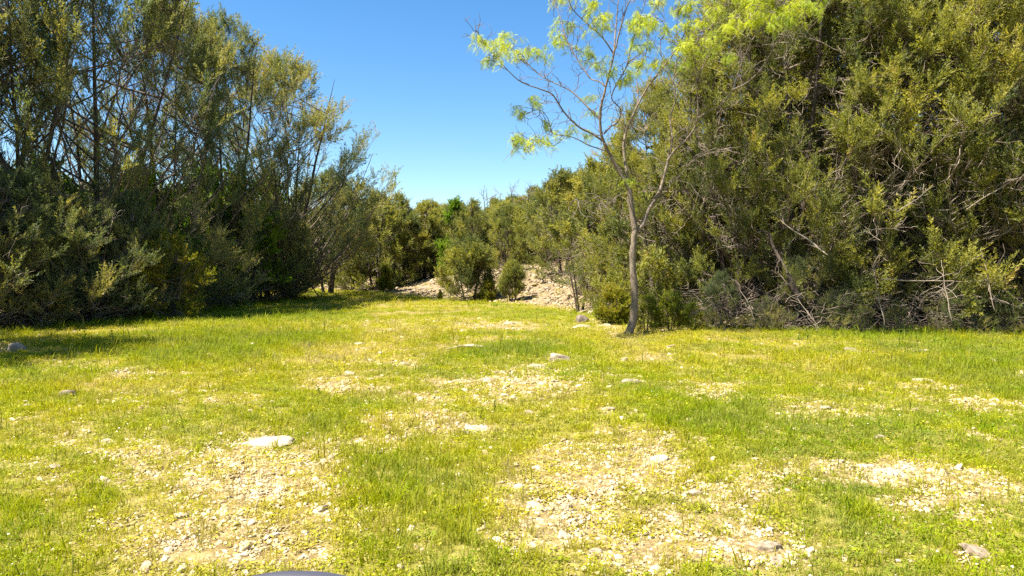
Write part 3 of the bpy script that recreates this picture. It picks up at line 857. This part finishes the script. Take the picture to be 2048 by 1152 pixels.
for (k, v, px, Yd, h, wd, lab) in RW:
    x, y = pos(px, Yd); plant(k, v, x, y, h, label=lab, group="tall junipers of the right-hand wall", wide=wd)
for (px, Yd, v) in [(1450, 27, 1), (1560, 25.5, 2), (1660, 26, 3), (1780, 25, 0), (1900, 25.5, 1), (2020, 24.5, 2), (2160, 25, 3)]:
    x, y = pos(px, Yd); plant("N", v, x, y, 9.6, label="tall juniper in the second rank behind the right-hand wall", group="second rank junipers on the right")
for (px, Yd, v, h, lab) in [(1240, 27.5, 2, 5.6, "bright green juniper showing left of the mesquite trunk"), (1192, 31.5, 0, 5.2, "bushy juniper at the right end of the gravel bank"), (1125, 38.5, 3, 4.9, "bushy juniper with low skirts above the bare gravel hollow"),
                       (1235, 25.3, 1, 3.0, "low spreading juniper in front of the bank's right end"),  (1320, 22.5, 1, 4.2, "dense low juniper right behind the mesquite trunk")]:
    x, y = pos(px, Yd); plant("M", v, x, y, h, label=lab, group="junipers edging the gravel bank")
# small yellowish seedlings round the mesquite foot
for (px, Yd, v, h, lab) in [(1228, 20.3, 2, .8, "little yellow-green juniper seedling left of the mesquite foot"), (1292, 17.9, 1, .8, "little rusty yellow seedling touching the right of the mesquite foot"), (1340, 18.2, 1, .85, "low juniper seedling a step right of the mesquite"),
                            (1388, 18.6, 1, .6, "low seedling at the shade edge right of the mesquite")]:
    x, y = pos(px, Yd); plant("S", v, x, y, h, label=lab, group="seedlings round the mesquite foot", wide=1.1)

for i, (px, Yd, v, h) in enumerate([(1440, 18.9, 0, 1.3), (1530, 18.4, 1, .8), (1690, 17.9, 1, 1.0), (1795, 17.4, 0, .7), (1915, 17.6, 1, 1.1), (2010, 17.3, 0, .8), (1610, 18.9, 0, 1.6)]):
    x, y = pos(px, Yd); plant("U", v, x, y, h, label=["low juniper shrub at the left end of the brush, nearest the mesquite", "small juniper shrub left of the leaning dark trunk", "low juniper shrub in the shade right of the leaning dark trunk", "lowest juniper shrub in the middle of the brush", "low juniper shrub by the forked dead limb", "low juniper shrub at the right edge under the wall", "juniper shrub right behind the foot of the leaning dark trunk"][i], group="low shrubs under the right-hand wall")
# shrubs on the bank
for (k, v, px, Yd, h, wd, lab) in [("R", 0, 938, 36.6, 2.75, 1.05, "round dark-stemmed juniper shrub standing alone at the foot of the bank"), ("R", 1, 1026, 34.6, 1.55, .9, "thin-stemmed young juniper on the bank, right of the round shrub"),
                                   ("S", 2, 975, 36.0, .8, 1.0, "tiny bright juniper between the round shrub and the thin-stemmed one"), ("S", 2, 772, 47, 1.3, .7, "narrow brownish seedling in front of the dark juniper clump"),
                                   ("S", 2, 880, 38.4, .4, .6, "tiny sprig on the bare bank left of the round shrub"), ("M", 1, 1010, 44, 3.0, .9, "olive juniper on the bank behind the thin-stemmed young one")]:
    x, y = pos(px, Yd); plant(k, v, x, y, h, label=lab, group="young junipers on the bank", wide=wd)

# clump in the middle distance
for (v, px, Yd, h, lab) in [(4, 655, 44.5, 6.6, "dark drooping juniper hanging over the far bend of the path beside the left wood"), (0, 596, 60, 5.0, "juniper at the far bend of the path, partly behind the left wood"), (1, 700, 51, 5.0, "first juniper of the middle clump, beside the far bend of the path"), (3, 752, 50, 5.9, "tallest rounded juniper of the middle clump"),
                            (2, 800, 51.5, 5.8, "pointed juniper in the centre of the middle clump"), (0, 850, 52.5, 5.1, "juniper of the middle clump with bare shaded ground under it"), (3, 892, 54, 4.7, "right-hand juniper of the middle clump, beside the bright leafy shrub")]:
    x, y = pos(px, Yd); plant("M", v, x, y, h, label=lab, group="junipers of the middle clump", wide=1.1)
x, y = pos(912, 50); plant("B", 0, x, y, 4.6, label="bright yellow-green leafy tree between the middle clump and the hill", wide=.8, name="leafy_tree", cat="tree")

# hillside woods
pts = []
def ok(x, y, dmin):
    return all((x - a) ** 2 + (y - b) ** 2 > dmin * dmin for a, b in pts)
rr = random.Random(3)
tries = 0
while tries < 9000 and len(pts) < 235:
    tries += 1
    y = rr.uniform(24, 125); px = rr.uniform(560, 1750) if y < 60 else rr.uniform(300, 1500)
    x = (px - 1024) / F * y
    d = float(bank_dist(x, y))
    mn = 5.5 if y < 50 else 4
    if d < mn or d > 60: continue
    if px > 1330 and y < 30: continue
    if y < 47 and 930 < px < 1190 and d < 9: continue
    if not ok(x, y, 2.7 if y < 60 else 3.4): continue
    pts.append((x, y))
for i, (x, y) in enumerate(pts):
    plant("M", i % 4, x, y, rr.uniform(3.6, 5.0) + .8 * (x > 1), label="bushy olive juniper in the wood covering the hillside behind the bank", group="junipers covering the hillside", wide=rr.uniform(1.0, 1.25))
for (px, Yd, h, lab) in [(978, 78, 6.6, "leafless grey tree poking above the hill, left one"), (1045, 68, 6.6, "leafless grey tree poking above the hill, right one")]:
    x, y = pos(px, Yd); plant("D", 0, x, y, h, label=lab, group="leafless trees on the skyline")
x, y = pos(1160, 25.8); plant("D", 0, x, y, 2.6, label="grey leafless bush above the bank stones, left of the mesquite", name="bare_shrub", cat="shrub")

# left wood: tall open trees, understory in front, fill behind
for (v, px, Yd, h, wd, lab) in [(0, -190, 22, 12, 1, "tall juniper standing just outside the left edge"), (1, 30, 23.5, 12.6, 1, "tall dark-trunked juniper at the left edge of the picture"), (2, 190, 26.5, 12.6, .95, "tall open juniper with two dark trunks, second from the left edge"),
                                (0, 345, 30, 11.4, .95, "tall open juniper in the middle of the left wood, sky showing through it"), (1, 455, 33.5, 11.9, .95, "tall many-stemmed juniper right of the middle of the left wood"), (3, 578, 37.8, 11.4, 1.05, "rightmost tall juniper of the left wood, its boughs reaching over the path")]:
    x, y = pos(px, Yd); plant("L", v, x, y, h, label=lab, group="tall junipers of the left wood", wide=wd)
for (x, y, v, h) in [(-14.6, 12.6, 3, 10.5), (-19.5, 15.0, 1, 10.8), (-18.5, 18.5, 0, 12)]:
    plant("L", v, x, y, h, label="tall juniper outside the left edge whose crown shades the grass corner", group="tall junipers outside the left edge")
for (v, px, Yd, h, wd, lab) in [(1, -60, 19.5, 3.8, 1.1, "dark spreading juniper shrub cut by the left edge"), (0, 60, 20.6, 3.8, 1.1, "dark juniper shrub under the leftmost tall tree"), (1, 165, 21.6, 3.4, 1.05, "dark juniper shrub with skirts in the grass, near the left"), (0, 265, 23.4, 3.5, 1.0, "dark juniper shrub behind the bright low spray"),
                                (1, 355, 27.2, 3.8, 1.1, "dark juniper shrub in the shaded middle of the left wood"), (0, 440, 32.4, 3.9, 1.1, "dark blue-green juniper shrub below the many-stemmed tree"), (1, 520, 35.4, 4.0, 1.1, "dark juniper shrub at the near side of the path bend"), (0, 572, 37.0, 4.2, .9, "rightmost dark shrub of the left wood, where the shade runs over the path")]:
    x, y = pos(px, Yd); plant("U", v, x, y, h, label=lab, group="dark shrubs edging the left wood", wide=wd)
for (px, Yd, h, lab) in [(335, 23.4, 2.3, "yellowish juniper sapling leaning out at the edge of the left wood")]:
    x, y = pos(px, Yd); plant("S", 0, x, y, h, label=lab, wide=1.4)
for (v, px, Yd, h, lab) in [(1, 300, 27.5, 4.6, "light green leafy shrub glowing between trunks left of the wood's middle"), (0, 405, 31.5, 5.3, "light green leafy shrub between trunks in the middle of the left wood"), (1, 470, 34.0, 5.4, "light green leafy shrub below the many-stemmed tree's fork"), (0, 540, 38.5, 5.6, "light green leafy shrub at the back, right of the left wood"), (1, 110, 24.5, 4.6, "light green leafy shrub deep in the shade near the left edge")]:
    x, y = pos(px, Yd); plant("B", v, x, y, h, label=lab, group="leafy shrubs inside the left wood")
rr = random.Random(8)
pts = []
tries = 0
while tries < 4000 and len(pts) < 46:
    tries += 1
    y = rr.uniform(31, 64); px = rr.uniform(-300, 640); x = (px - 1024) / F * y
    if float(left_wood(x, y)) < 2.5 or float(bank_dist(x, y)) > 4 or not ok(x, y, 3.0): continue
    pts.append((x, y))
for i, (x, y) in enumerate(pts):
    plant("M", i % 4, x, y, rr.uniform(4.2, 5.8), label="bushy juniper at the back, seen between the trunks of the left wood", group="junipers behind the left wood", wide=1.15)

# woods beside and behind the camera's field so that the place goes on
rr = random.Random(12)
pts = []
while len(pts) < 40:
    s_ = rr.choice((-1, 1)); y = rr.uniform(-14, 20); x = s_ * rr.uniform(17, 34)
    if ok(x, y, 4.5): pts.append((x, y))
    else:
        if rr.random() < .02: break

# ------------------------------------------------------------------ mesquite
MY = 17.4
def mp(px, py, dy=0):
    d = MY + dy
    return np.array([(px - 1024) / F * d, d, CAMH + (HOR - py) / F * d])
mroot = bpy.data.objects.new("mesquite_tree", None); COL.objects.link(mroot)
bx, by = pos(1259, MY)
bz = float(gz(bx, by)); mroot.location = (bx, by, bz)
tag(mroot, "slender mesquite tree with sparse lime-green leaves standing alone right of centre", "tree")
MO = np.array([bx, by, bz])
def catmull(pts, n):
    pts = np.array(pts); P = np.vstack([2 * pts[0] - pts[1], pts, 2 * pts[-1] - pts[-2]])
    out = []
    m = len(pts) - 1
    for t in np.linspace(0, m, n):
        i = min(int(t), m - 1); f = t - i
        p0, p1, p2, p3 = P[i:i + 4]
        out.append(.5 * ((2 * p1) + (-p0 + p2) * f + (2 * p0 - 5 * p1 + 4 * p2 - p3) * f * f + (-p0 + 3 * p1 - 3 * p2 + p3) * f ** 3))
    return np.array(out)
rm = np.random.default_rng(77)
# (name, [(px,py)...], r0, r1, depth at start, depth at end)
ML = [
 ("trunk", [(1251, 684), (1260, 662), (1267, 640), (1270, 605), (1268, 560), (1265, 520), (1267, 485), (1269, 460), (1264, 428), (1260, 400), (1259, 379)], .112, .066, 0, 0),
 ("limb", [(1259, 385), (1248, 362), (1225, 323), (1215, 303), (1205, 282), (1199, 253), (1200, 219), (1208, 186), (1215, 156), (1225, 115), (1236, 74), (1247, 33), (1262, -6), (1275, -50)], .065, .012, 0, -.6),
 ("limb", [(1259, 385), (1252, 345), (1246, 300), (1250, 268), (1262, 238), (1284, 193), (1314, 149), (1345, 110), (1370, 60), (1382, 0), (1390, -50)], .05, .010, 0, 1.2),
 ("limb", [(1271, 462), (1281, 455), (1288, 443), (1299, 416), (1315, 390), (1321, 375), (1332, 334), (1340, 297), (1343, 275), (1338, 238), (1348, 205), (1344, 165), (1352, 120), (1350, 60), (1356, 0)], .07, .010, 0, .9),
 ("limb", [(1206, 284), (1180, 267), (1158, 256), (1128, 227), (1106, 193), (1083, 182), (1043, 167), (1013, 141), (976, 97), (953, 66)], .034, .007, 0, -1.4),
 ("limb", [(1199, 240), (1173, 215), (1143, 186), (1113, 171), (1083, 156), (1054, 130), (1030, 105), (1000, 85)], .026, .006, -.1, .9),
 ("limb", [(1210, 176), (1196, 165), (1180, 160), (1158, 130), (1140, 98), (1128, 71), (1118, 35), (1105, 5), (1096, -30)], .024, .006, -.2, 1.0),
 ("limb", [(1226, 112), (1202, 78), (1173, 52), (1143, 22), (1132, -15), (1120, -50)], .022, .007, -.3, -1.4),
 ("limb", [(1217, 305), (1180, 293), (1143, 275), (1106, 269), (1095, 238), (1080, 222), (1060, 226), (1040, 236)], .02, .005, 0, -1.0),
 ("limb", [(1130, 273), (1106, 293), (1069, 282), (1048, 284), (1028, 293)], .012, .004, -.4, -1.6),
 ("limb", [(1226, 112), (1229, 70), (1232, 30), (1236, -5), (1240, -45)], .028, .010, -.3, .6),
 ("limb", [(1334, 322), (1350, 300), (1366, 286), (1388, 256), (1394, 223), (1390, 167), (1388, 111), (1386, 70)], .04, .008, .2, -.6),
 ("limb", [(1392, 240), (1418, 223), (1440, 212), (1462, 182), (1477, 137), (1499, 85), (1508, 62), (1520, 20)], .028, .007, -.1, -1.5),
 ("limb", [(1463, 182), (1492, 167), (1522, 137), (1544, 97), (1563, 74), (1590, 50), (1620, 30)], .02, .006, -.8, -1.6),
 ("limb", [(1391, 165), (1400, 145), (1414, 108), (1424, 85)], .018, .008, -.4, -.1),
 ("limb", [(1318, 382), (1340, 368), (1358, 353), (1384, 323), (1414, 308), (1450, 300)], .018, .005, 0, -1.3),
 ("limb", [(1258, 392), (1245, 388), (1230, 395), (1217, 409), (1180, 405), (1143, 401)], .013, .005, 0, -1.2),
 ("limb", [(1206, 270), (1220, 255), (1235, 245), (1240, 220), (1222, 200), (1232, 170), (1250, 140), (1262, 90), (1278, 40), (1290, 0), (1300, -40)], .026, .007, 0, -1.2),
 ("limb", [(1264, 236), (1275, 200), (1272, 150), (1290, 110), (1296, 60), (1310, 10)], .022, .006, .4, 1.6),
 ("limb", [(1345, 168), (1330, 140), (1318, 100), (1326, 50), (1320, 0)], .018, .006, .6, 1.0),
 ("limb", [(1345, 160), (1375, 110), (1400, 75), (1432, 45), (1450, 10)], .018, .006, .6, -.4),
 ("limb", [(1500, 84), (1520, 60), (1545, 30), (1560, 0), (1570, -40)], .014, .006, -1.4, -1.0),
]
twigs = []; tw_r = []; limb_curves = []
for (nm, pl, r0, r1, d0, d1) in ML:
    m = len(pl); pts = [mp(px, py, d0 + (d1 - d0) * (k / (m - 1)) ** 1.2) for k, (px, py) in enumerate(pl)]
    n = max(10, m * 3); C = catmull(pts, n) - MO
    t = np.linspace(0, 1, n)
    C[1:-1] += rm.normal(0, (.35 if nm == "limb" else .06) * r1, (n - 2, 3))
    rad = (r0 + (r1 - r0) * t ** .8) * (.9 if nm == "trunk" else .82)
    if nm == "trunk":
        rad = rad * (1 + .35 * np.exp(-t * 18)) * (1 + rm.normal(0, .035, n))
    sides = 14 if nm == "trunk" else 7
    V, Fc = tubes(C[None], rad[None], sides)
    if nm == "trunk": V = V * (1 + 0) + rm.normal(0, .004, V.shape)
    o = link(nm, make_mesh(nm, V, Fc, M_MBARK if r0 > .03 else M_MTWIG, smooth=True), mroot)
    if nm == "limb": limb_curves.append((C, rad))
    # side twigs
    if nm == "limb":
        length = np.linalg.norm(np.diff(C, axis=0), axis=1).sum()
        for q in range(int(length * 7)):
            u = rm.uniform(.22, 1); f = u * (n - 1); i = min(int(f), n - 2); b = C[i] + (C[i + 1] - C[i]) * (f - i)
            tg = unit(C[i + 1] - C[i]); d = unit(tg * .8 + unit(rm.normal(size=3)) * .8 + np.array([0, 0, .15]))
            L = rm.uniform(.2, .85) * (1.15 - .5 * u)
            pts_ = [b]
            for z_ in range(5):
                d = unit(d + rm.normal(0, .33, 3)); pts_.append(pts_[-1] + d * L / 5)
            twigs.append(np.array(pts_)); tw_r.append(np.linspace(.0075, .0038, 6))
            for w_ in range(2):
                j = rm.integers(1, 5); dd = unit(d + rm.normal(0, .8, 3)); L2 = L * rm.uniform(.3, .6)
                qs = [twigs[-1 - w_][j]]
                for z_ in range(5):
                    dd = unit(dd + rm.normal(0, .35, 3)); qs.append(qs[-1] + dd * L2 / 5)
                twigs.append(np.array(qs)); tw_r.append(np.linspace(.0055, .003, 6))
# leaf clusters where the photograph shows them: (px, py, radius px, amount, depth)
LC = [(965, 95, 22, 26, -1.3), (990, 110, 26, 34, -1.2), (1020, 95, 22, 30, -.9), (1035, 115, 22, 26, .4), (1003, 80, 16, 14, .9), (1062, 118, 20, 22, .8), (1085, 120, 20, 18, .6), (1108, 92, 16, 20, .7), (1120, 100, 14, 12, .6), (985, 130, 18, 12, -1.2),
      (1140, 60, 16, 14, .9), (1110, 55, 14, 14, 1), (1125, 10, 24, 26, .9), (1190, 20, 26, 26, -1.2), (1205, 45, 24, 30, -1.2), (1215, 70, 16, 16, -.8), (1175, 25, 18, 14, -1.2), (1185, 122, 16, 22, .5), (1205, 135, 18, 24, .2), (1225, 150, 16, 16, -.4), (1165, 115, 14, 12, .6),
      (1253, 172, 15, 26, -.6), (1262, 160, 12, 14, -.8), (1256, 60, 18, 22, -1), (1280, 45, 22, 44, -1.2), (1296, 60, 20, 44, 1), (1300, 95, 14, 22, 1), (1268, 85, 18, 22, -.9), (1310, 20, 24, 28, 1.4), (1285, 130, 20, 26, .8), (1305, 135, 20, 28, .9), (1330, 130, 22, 26, 1), (1340, 140, 14, 22, 1),
      (1350, 30, 24, 30, 1), (1375, 25, 24, 40, .8), (1370, 60, 22, 26, .8), (1360, 100, 18, 22, .7), (1330, 70, 18, 20, .8), (1376, 100, 22, 40, -.5), (1395, 100, 18, 30, -.5), (1380, 128, 14, 14, -.5), (1410, 50, 22, 26, -.4), (1440, 25, 24, 28, -.5), (1460, 55, 14, 30, -1.4), (1430, 100, 16, 16, -.4), (1425, 70, 14, 12, -.2),
      (1500, 20, 26, 36, -1.4), (1530, 15, 26, 36, -1.2), (1560, 25, 26, 36, -1.2), (1590, 30, 24, 32, -1.6), (1620, 25, 20, 24, -1.6), (1545, 60, 16, 24, -1.6), (1580, 50, 12, 22, -1.6), (1510, 45, 14, 30, -1.5), (1480, 10, 22, 34, -1.2), (1450, 118, 14, 12, -.6),
      (1070, 216, 13, 20, -.9), (1042, 235, 11, 18, -1), (1088, 248, 9, 9, -.8), (1045, 285, 16, 22, -1.5), (1068, 290, 15, 28, -1.5), (1030, 292, 10, 12, -1.6), (1095, 285, 12, 12, -1.2), (1140, 268, 14, 12, -.4), (1175, 276, 9, 10, -.2), (1182, 200, 12, 12, .2), (1185, 235, 10, 9, 0), (1254, 368, 8, 14, 0),
      (1330, -30, 50, 60, 1), (1270, -30, 50, 60, 0), (1200, -30, 40, 40, -.5), (1400, -30, 50, 60, -.5), (1500, -35, 60, 60, -1.2), (1130, -30, 30, 26, 0)]
allC = np.concatenate([c for c, _ in limb_curves])
lb, ld, ls, ltint = [], [], [], []
for (px, py, rp, amt, dp) in LC:
    c = mp(px, py - 4, dp) - MO; rw = rp / F * MY
    dist = np.linalg.norm(allC - c, axis=1) + .8 * np.clip(allC[:, 2] - c[2] + .1, 0, 9)
    near = allC[np.argmin(dist)]
    # main twig reaching the cluster, then spray twigs
    mid = (near + c) / 2 + rm.normal(0, .06, 3) + np.array([0, 0, .06])
    C = catmull([near, mid, c], 6); twigs.append(C); tw_r.append(np.linspace(.0085, .0045, 6))
    ns = max(3, amt // 5)
    for q in range(ns):
        b = C[rm.integers(2, 6)]; e = c + rm.normal(0, .78, 3) * rw * np.array([1, 1, .75])
        pts_ = catmull([b, (b + e) / 2 + rm.normal(0, .05, 3) + np.array([0, 0, .04]), e], 6)
        twigs.append(pts_); tw_r.append(np.linspace(.005, .003, 6))
        for w_ in range(int(amt / ns * 2.5) + 1):
            k_ = rm.integers(1, 6); lb.append(pts_[k_] + rm.normal(0, .04, 3))
            ld.append(unit(np.array([rm.normal() * .5, rm.normal() * .5, -rm.uniform(.35, 1.1)]))); ls.append(rm.uniform(.10, .22)); ltint.append(.5 + rm.normal(0, .2) + (.22 if amt > 25 else -.12))
V, Fc = tubes(np.array(twigs), np.array(tw_r), 4)
tag(link("twigs", make_mesh("twigs", V, Fc, M_MTWIG), mroot), kind="stuff")
def mesquite_leaf(seed):
    r = np.random.default_rng(seed); V = []
    for sgn in (-1, 1):          # two feather halves
        ax = unit(np.array([sgn * .35, 0, 1.0])); sd_ = np.array([0, 1.0, 0]); nn_ = np.cross(ax, sd_)
        for k in range(7):
            c = ax * (.15 + .85 * k / 7)
            for s2 in (-1, 1):
                d = unit(sd_ * s2 + ax * .55 + nn_ * r.normal(0, .2)); L = .20 * (1.1 - .4 * k / 7)
                w = unit(np.cross(d, nn_)) * .026
                V += [c + d * L * .15 - w, c + d * L * .15 + w, c + d * L]
        V += [np.zeros(3) - sd_ * .012, sd_ * .012, ax]
    return np.array(V)
V, Fc, ti = stamp([mesquite_leaf(k) for k in range(4)], np.array(lb), np.array(ld), np.array(ls), rm, np.array(ltint))
tag(link("foliage", make_mesh("foliage", V, Fc, M_MESQ, {"tint": ti}), mroot), kind="stuff")
print("mesquite leaves", len(lb))

# ------------------------------------------------------------------ dead wood on the right
def crooked(p0, p1, n, jit, r):
    t = np.linspace(0, 1, n)[:, None]; C = p0 * (1 - t) + p1 * t
    C[1:-1] += np.cumsum(r.normal(0, jit, (n - 2, 3)), axis=0) * .5
    return C
def dead_limb(px0, py0, px1, py1, Yd, dY, r0, label, seed, sub=9, name="dead_limb", mat=None):
    r = np.random.default_rng(seed)
    a = np.array([(px0 - 1024) / F * Yd, Yd, CAMH + (HOR - py0) / F * Yd]); Y1 = Yd + dY
    b = np.array([(px1 - 1024) / F * Y1, Y1, CAMH + (HOR - py1) / F * Y1])
    C = crooked(a, b, 12, .022, r); r0 = r0 * (.52 if mat is None else 1); L = np.linalg.norm(b - a)
    parts = [tubes(C[None], (np.linspace(r0, r0 * .35, 12) * np.array([.25, .6, .85] + [1] * 9) if name == "dead_limb" else np.linspace(r0, r0 * .35, 12))[None], 7)]
    e = bpy.data.objects.new(name, None); COL.objects.link(e); e.location = a
    tag(e, label, "dead branch", "dead limbs among the right-hand junipers")
    link("limb", make_mesh("limb", *[parts[0][0] - a, parts[0][1]], mat or M_TWIG, smooth=True), e)
    tw, tr = [], []
    for q in range(sub):
        j = r.integers(2, 12); d = unit(unit(b - a) * .6 + r.normal(0, .7, 3)); pts_ = [C[j]]
        for z in range(5): d = unit(d + r.normal(0, .3, 3)); pts_.append(pts_[-1] + d * L * r.uniform(.03, .08))
        tw.append(np.array(pts_) - a); tr.append(np.linspace(r0 * .35, .005, 6))
    V, Fc = tubes(np.array(tw), np.array(tr), 4)
    tag(link("twigs", make_mesh("twigs", V, Fc, mat or M_TWIG), e), kind="stuff")
DL = [(1770, 650, 1750, 530, 16.9, .3, .028, "upright silvery dead limb standing in the brush on the right"), (1905, 640, 1882, 520, 16.6, .3, .03, "forked silvery dead limb near the right edge"), (1760, 558, 1985, 560, 17.0, .3, .035, "long level dead limb running to the right edge"),
      (1655, 510, 1560, 440, 17.5, .8, .045, "leaning thick dead limb low in the wall"), (1930, 420, 2030, 360, 16.9, .4, .028, "pale slanting dead limb at the right edge, upper one"), (1790, 425, 1850, 385, 16.9, .3, .02, "short pale dead limb slanting up over the brush"),
      (1700, 470, 1800, 455, 16.8, .2, .02, "pale level dead limb above the brush"), (1510, 640, 1470, 560, 17.3, .3, .022, "thin dead limb rising near the left end of the brush"), (1640, 660, 1590, 590, 17.0, .3, .02, "thin curved dead limb low beside the dark leaning trunk"),
      (1990, 620, 1960, 500, 16.7, .3, .026, "bare dead limb beside the right edge, lower one")]
for i, d in enumerate(DL): dead_limb(*d, seed=500 + i)
dead_limb(1600, 600, 1540, 470, 18.2, .6, .085, "thick dark leaning trunk low in the right-hand wall", 600, sub=4, name="leaning_trunk", mat=M_BARK)
# brush pile: tangled fallen sticks
r = np.random.default_rng(90)
n = 900
bx_ = r.uniform(4.6, 14.5, n); by_ = 17.0 + r.random(n) * 2.4 + np.clip((9 - bx_) * .25, 0, 3)
bz_ = gz(bx_, by_) + r.random(n) ** 1.6 * .95
d = unit(np.stack([r.normal(size=n), r.normal(size=n) * .7, r.normal(size=n) * .55], 1)); L = r.uniform(.25, 1.1, n)
t = np.linspace(-.5, .5, 5)[None, :, None]
C = np.stack([bx_, by_, bz_], 1)[:, None] + d[:, None] * L[:, None, None] * t + r.normal(0, .03, (n, 5, 3))
C[:, :, 2] = np.maximum(C[:, :, 2], gz(C[:, :, 0], C[:, :, 1]) + .01)
V, Fc = tubes(C, (.004 + .006 * r.random(n) ** 2)[:, None] * np.linspace(1.2, .6, 5)[None], 4)
tag(link("brush", make_mesh("brush", V, Fc, M_TWIGD)), "tangle of dry grey sticks heaped under the right-hand junipers", "brush", kind="stuff")

# broken bough leaning at the right end of the left wood
r = np.random.default_rng(92)
x0, y0 = pos(612, 36.5); x1, y1 = pos(648, 35.6)
e = bpy.data.objects.new("broken_bough", None); COL.objects.link(e); a = np.array([x1, y1, float(gz(x1, y1))]); e.location = a
tag(e, "thin dark broken bough leaning to the ground at the left wood's right end", "dead branch")
b = np.array([x0, y0, float(gz(x0, y0)) + 1.25])
C = crooked(a, b, 10, .04, r) - a
link("limb", make_mesh("limb", *tubes(C[None], np.linspace(.02, .045, 10)[None], 6), M_BARK, smooth=True), e)

# ------------------------------------------------------------------ weeds with upright stalks
def weed(x, y, h, seed, label):
    r = np.random.default_rng(seed)
    C = crooked(np.zeros(3), np.array([r.normal(0, .03), r.normal(0, .03), h]), 7, .006, r)
    e = bpy.data.objects.new("weed", None); COL.objects.link(e); e.location = (x, y, float(gz(x, y)) - .01)
    tag(e, label, "weed", "upright weeds in the meadow")
    link("stem", make_mesh("stem", *tubes(C[None], np.linspace(.006, .003, 7)[None], 5), M_JUNY), e)
    n = int(26 * h / .4); u = r.random(n)
    b = C[0] + (C[-1] - C[0]) * u[:, None]
    D = unit(r.normal(size=(n, 3)) * np.array([1, 1, .3]) + np.array([0, 0, .5]))
    T = [np.array([[-.16, 0, .3], [.16, 0, .3], [0, 0, 1.0], [-.16, 0, .3], [.16, 0, .3], [0, 0, 0]])]
    V, Fc, ti = stamp(T, b, D, .03 + .07 * (1 - u) * (h / .4) ** .5, r, r.random(n) * .6 + .2)
    tag(link("leaves", make_mesh("leaves", V, Fc, M_LEAFY, {"tint": ti}), e), kind="stuff")
for i, (px, py, hp, lab) in enumerate([(168, 688, 36, "tall thin weed stalk standing alone in the left shade"), (112, 690, 22, "short leafy weed in the left shade, left of the tall stalk"), (224, 690, 34, "bushy weed at the edge of the left shade"), (244, 684, 26, "second bushy weed at the edge of the left shade"),
                                   (1892, 692, 32, "tall weed stalk at the right shade edge"), (1868, 694, 22, "shorter weed just left of the tall stalk at right"), (1800, 696, 20, "leafy weed at the right shade edge, left of the two stalks"), (1420, 690, 20, "leafy weed between the mesquite and the right shade"),
                                   (1142, 636, 16, "bright green weed tuft at the foot of the gravel bank"), (692, 612, 12, "small weed in the shade stripe on the path"), (1075, 638, 10, "small yellow weed below the gravel bank"), (660, 578, 12, "yellow weed at the far bend of the path"),
                                   (640, 792, 24, "leafy weed beside the bare patch left of centre"), (1985, 700, 18, "leafy weed near the right edge of the picture")]):
    x, y = ground_at(px, py); weed(x, y, hp / F * y * 1.05, 700 + i, lab)
# yellow-green weeds lining the edge of the right shade, each its own plant
rr = random.Random(31)
for i in range(36):
    x = rr.uniform(6, 13.5); y = 16.4 + rr.uniform(-.7, .5)
    weed(x, y, rr.uniform(.16, .34), 800 + i, "leafy green weed along the grass edge below the right-hand junipers")

# ------------------------------------------------------------------ grey plastic housing at the bottom edge
import bmesh
hr = bpy.data.objects.new("plastic_housing", None); COL.objects.link(hr)
hY = 1.25
hx = (600 - 1024) / F * hY; hz = CAMH - (1157 - HOR) / F * hY
hr.location = (hx, hY, hz - .11)
tag(hr, "smooth dark grey plastic housing rising from the bottom edge of the picture", "housing")
bm = bmesh.new(); bmesh.ops.create_uvsphere(bm, u_segments=48, v_segments=24, radius=1)
for v in bm.verts:
    x, y, z = v.co
    q = lambda a, p: math.copysign(abs(a) ** p, a)
    zz = q(z, .85)
    v.co = (x * .215 + (.012 if x > 0 else 0) * zz, y * .055, zz * .115 - .02 * x * x * zz - (.010 * (x + .0)))
me = bpy.data.meshes.new("housing"); bm.to_mesh(me); bm.free()
for p_ in me.polygons: p_.use_smooth = True
m, nt, out = new_mat("grained_grey_plastic")
p = nt.nodes.new("ShaderNodeBsdfPrincipled"); p.inputs["Base Color"].default_value = (.05, .048, .06, 1); p.inputs["Roughness"].default_value = .42
no = nt.nodes.new("ShaderNodeTexNoise"); no.inputs["Scale"].default_value = 300; bp = nt.nodes.new("ShaderNodeBump"); bp.inputs["Strength"].default_value = .25; bp.inputs["Distance"].default_value = .001
nt.links.new(no.outputs[0], bp.inputs["Height"]); nt.links.new(bp.outputs[0], p.inputs["Normal"]); nt.links.new(p.outputs[0], out.inputs[0])
me.materials.append(m)
link("housing", me, hr)
V, Fc = tubes(np.array([[[.0, -.005, -.1], [.02, -.03, -.25], [.03, -.2, -.5], [.03, -.45, -.8], [.03, -.6, -1.0]]]), np.array([[.014, .014, .016, .018, .02]]), 10)
link("stalk", make_mesh("stalk", V, Fc, m, smooth=True), hr)
tot = 0
seen = set()
for o in bpy.data.objects:
    if o.type == 'MESH' and o.data.name not in seen:
        seen.add(o.data.name); tot += sum(1 for _ in ()) + len(o.data.loops) - 2 * len(o.data.polygons)
print("TRIANGLES", tot, "OBJECTS", len(bpy.data.objects))
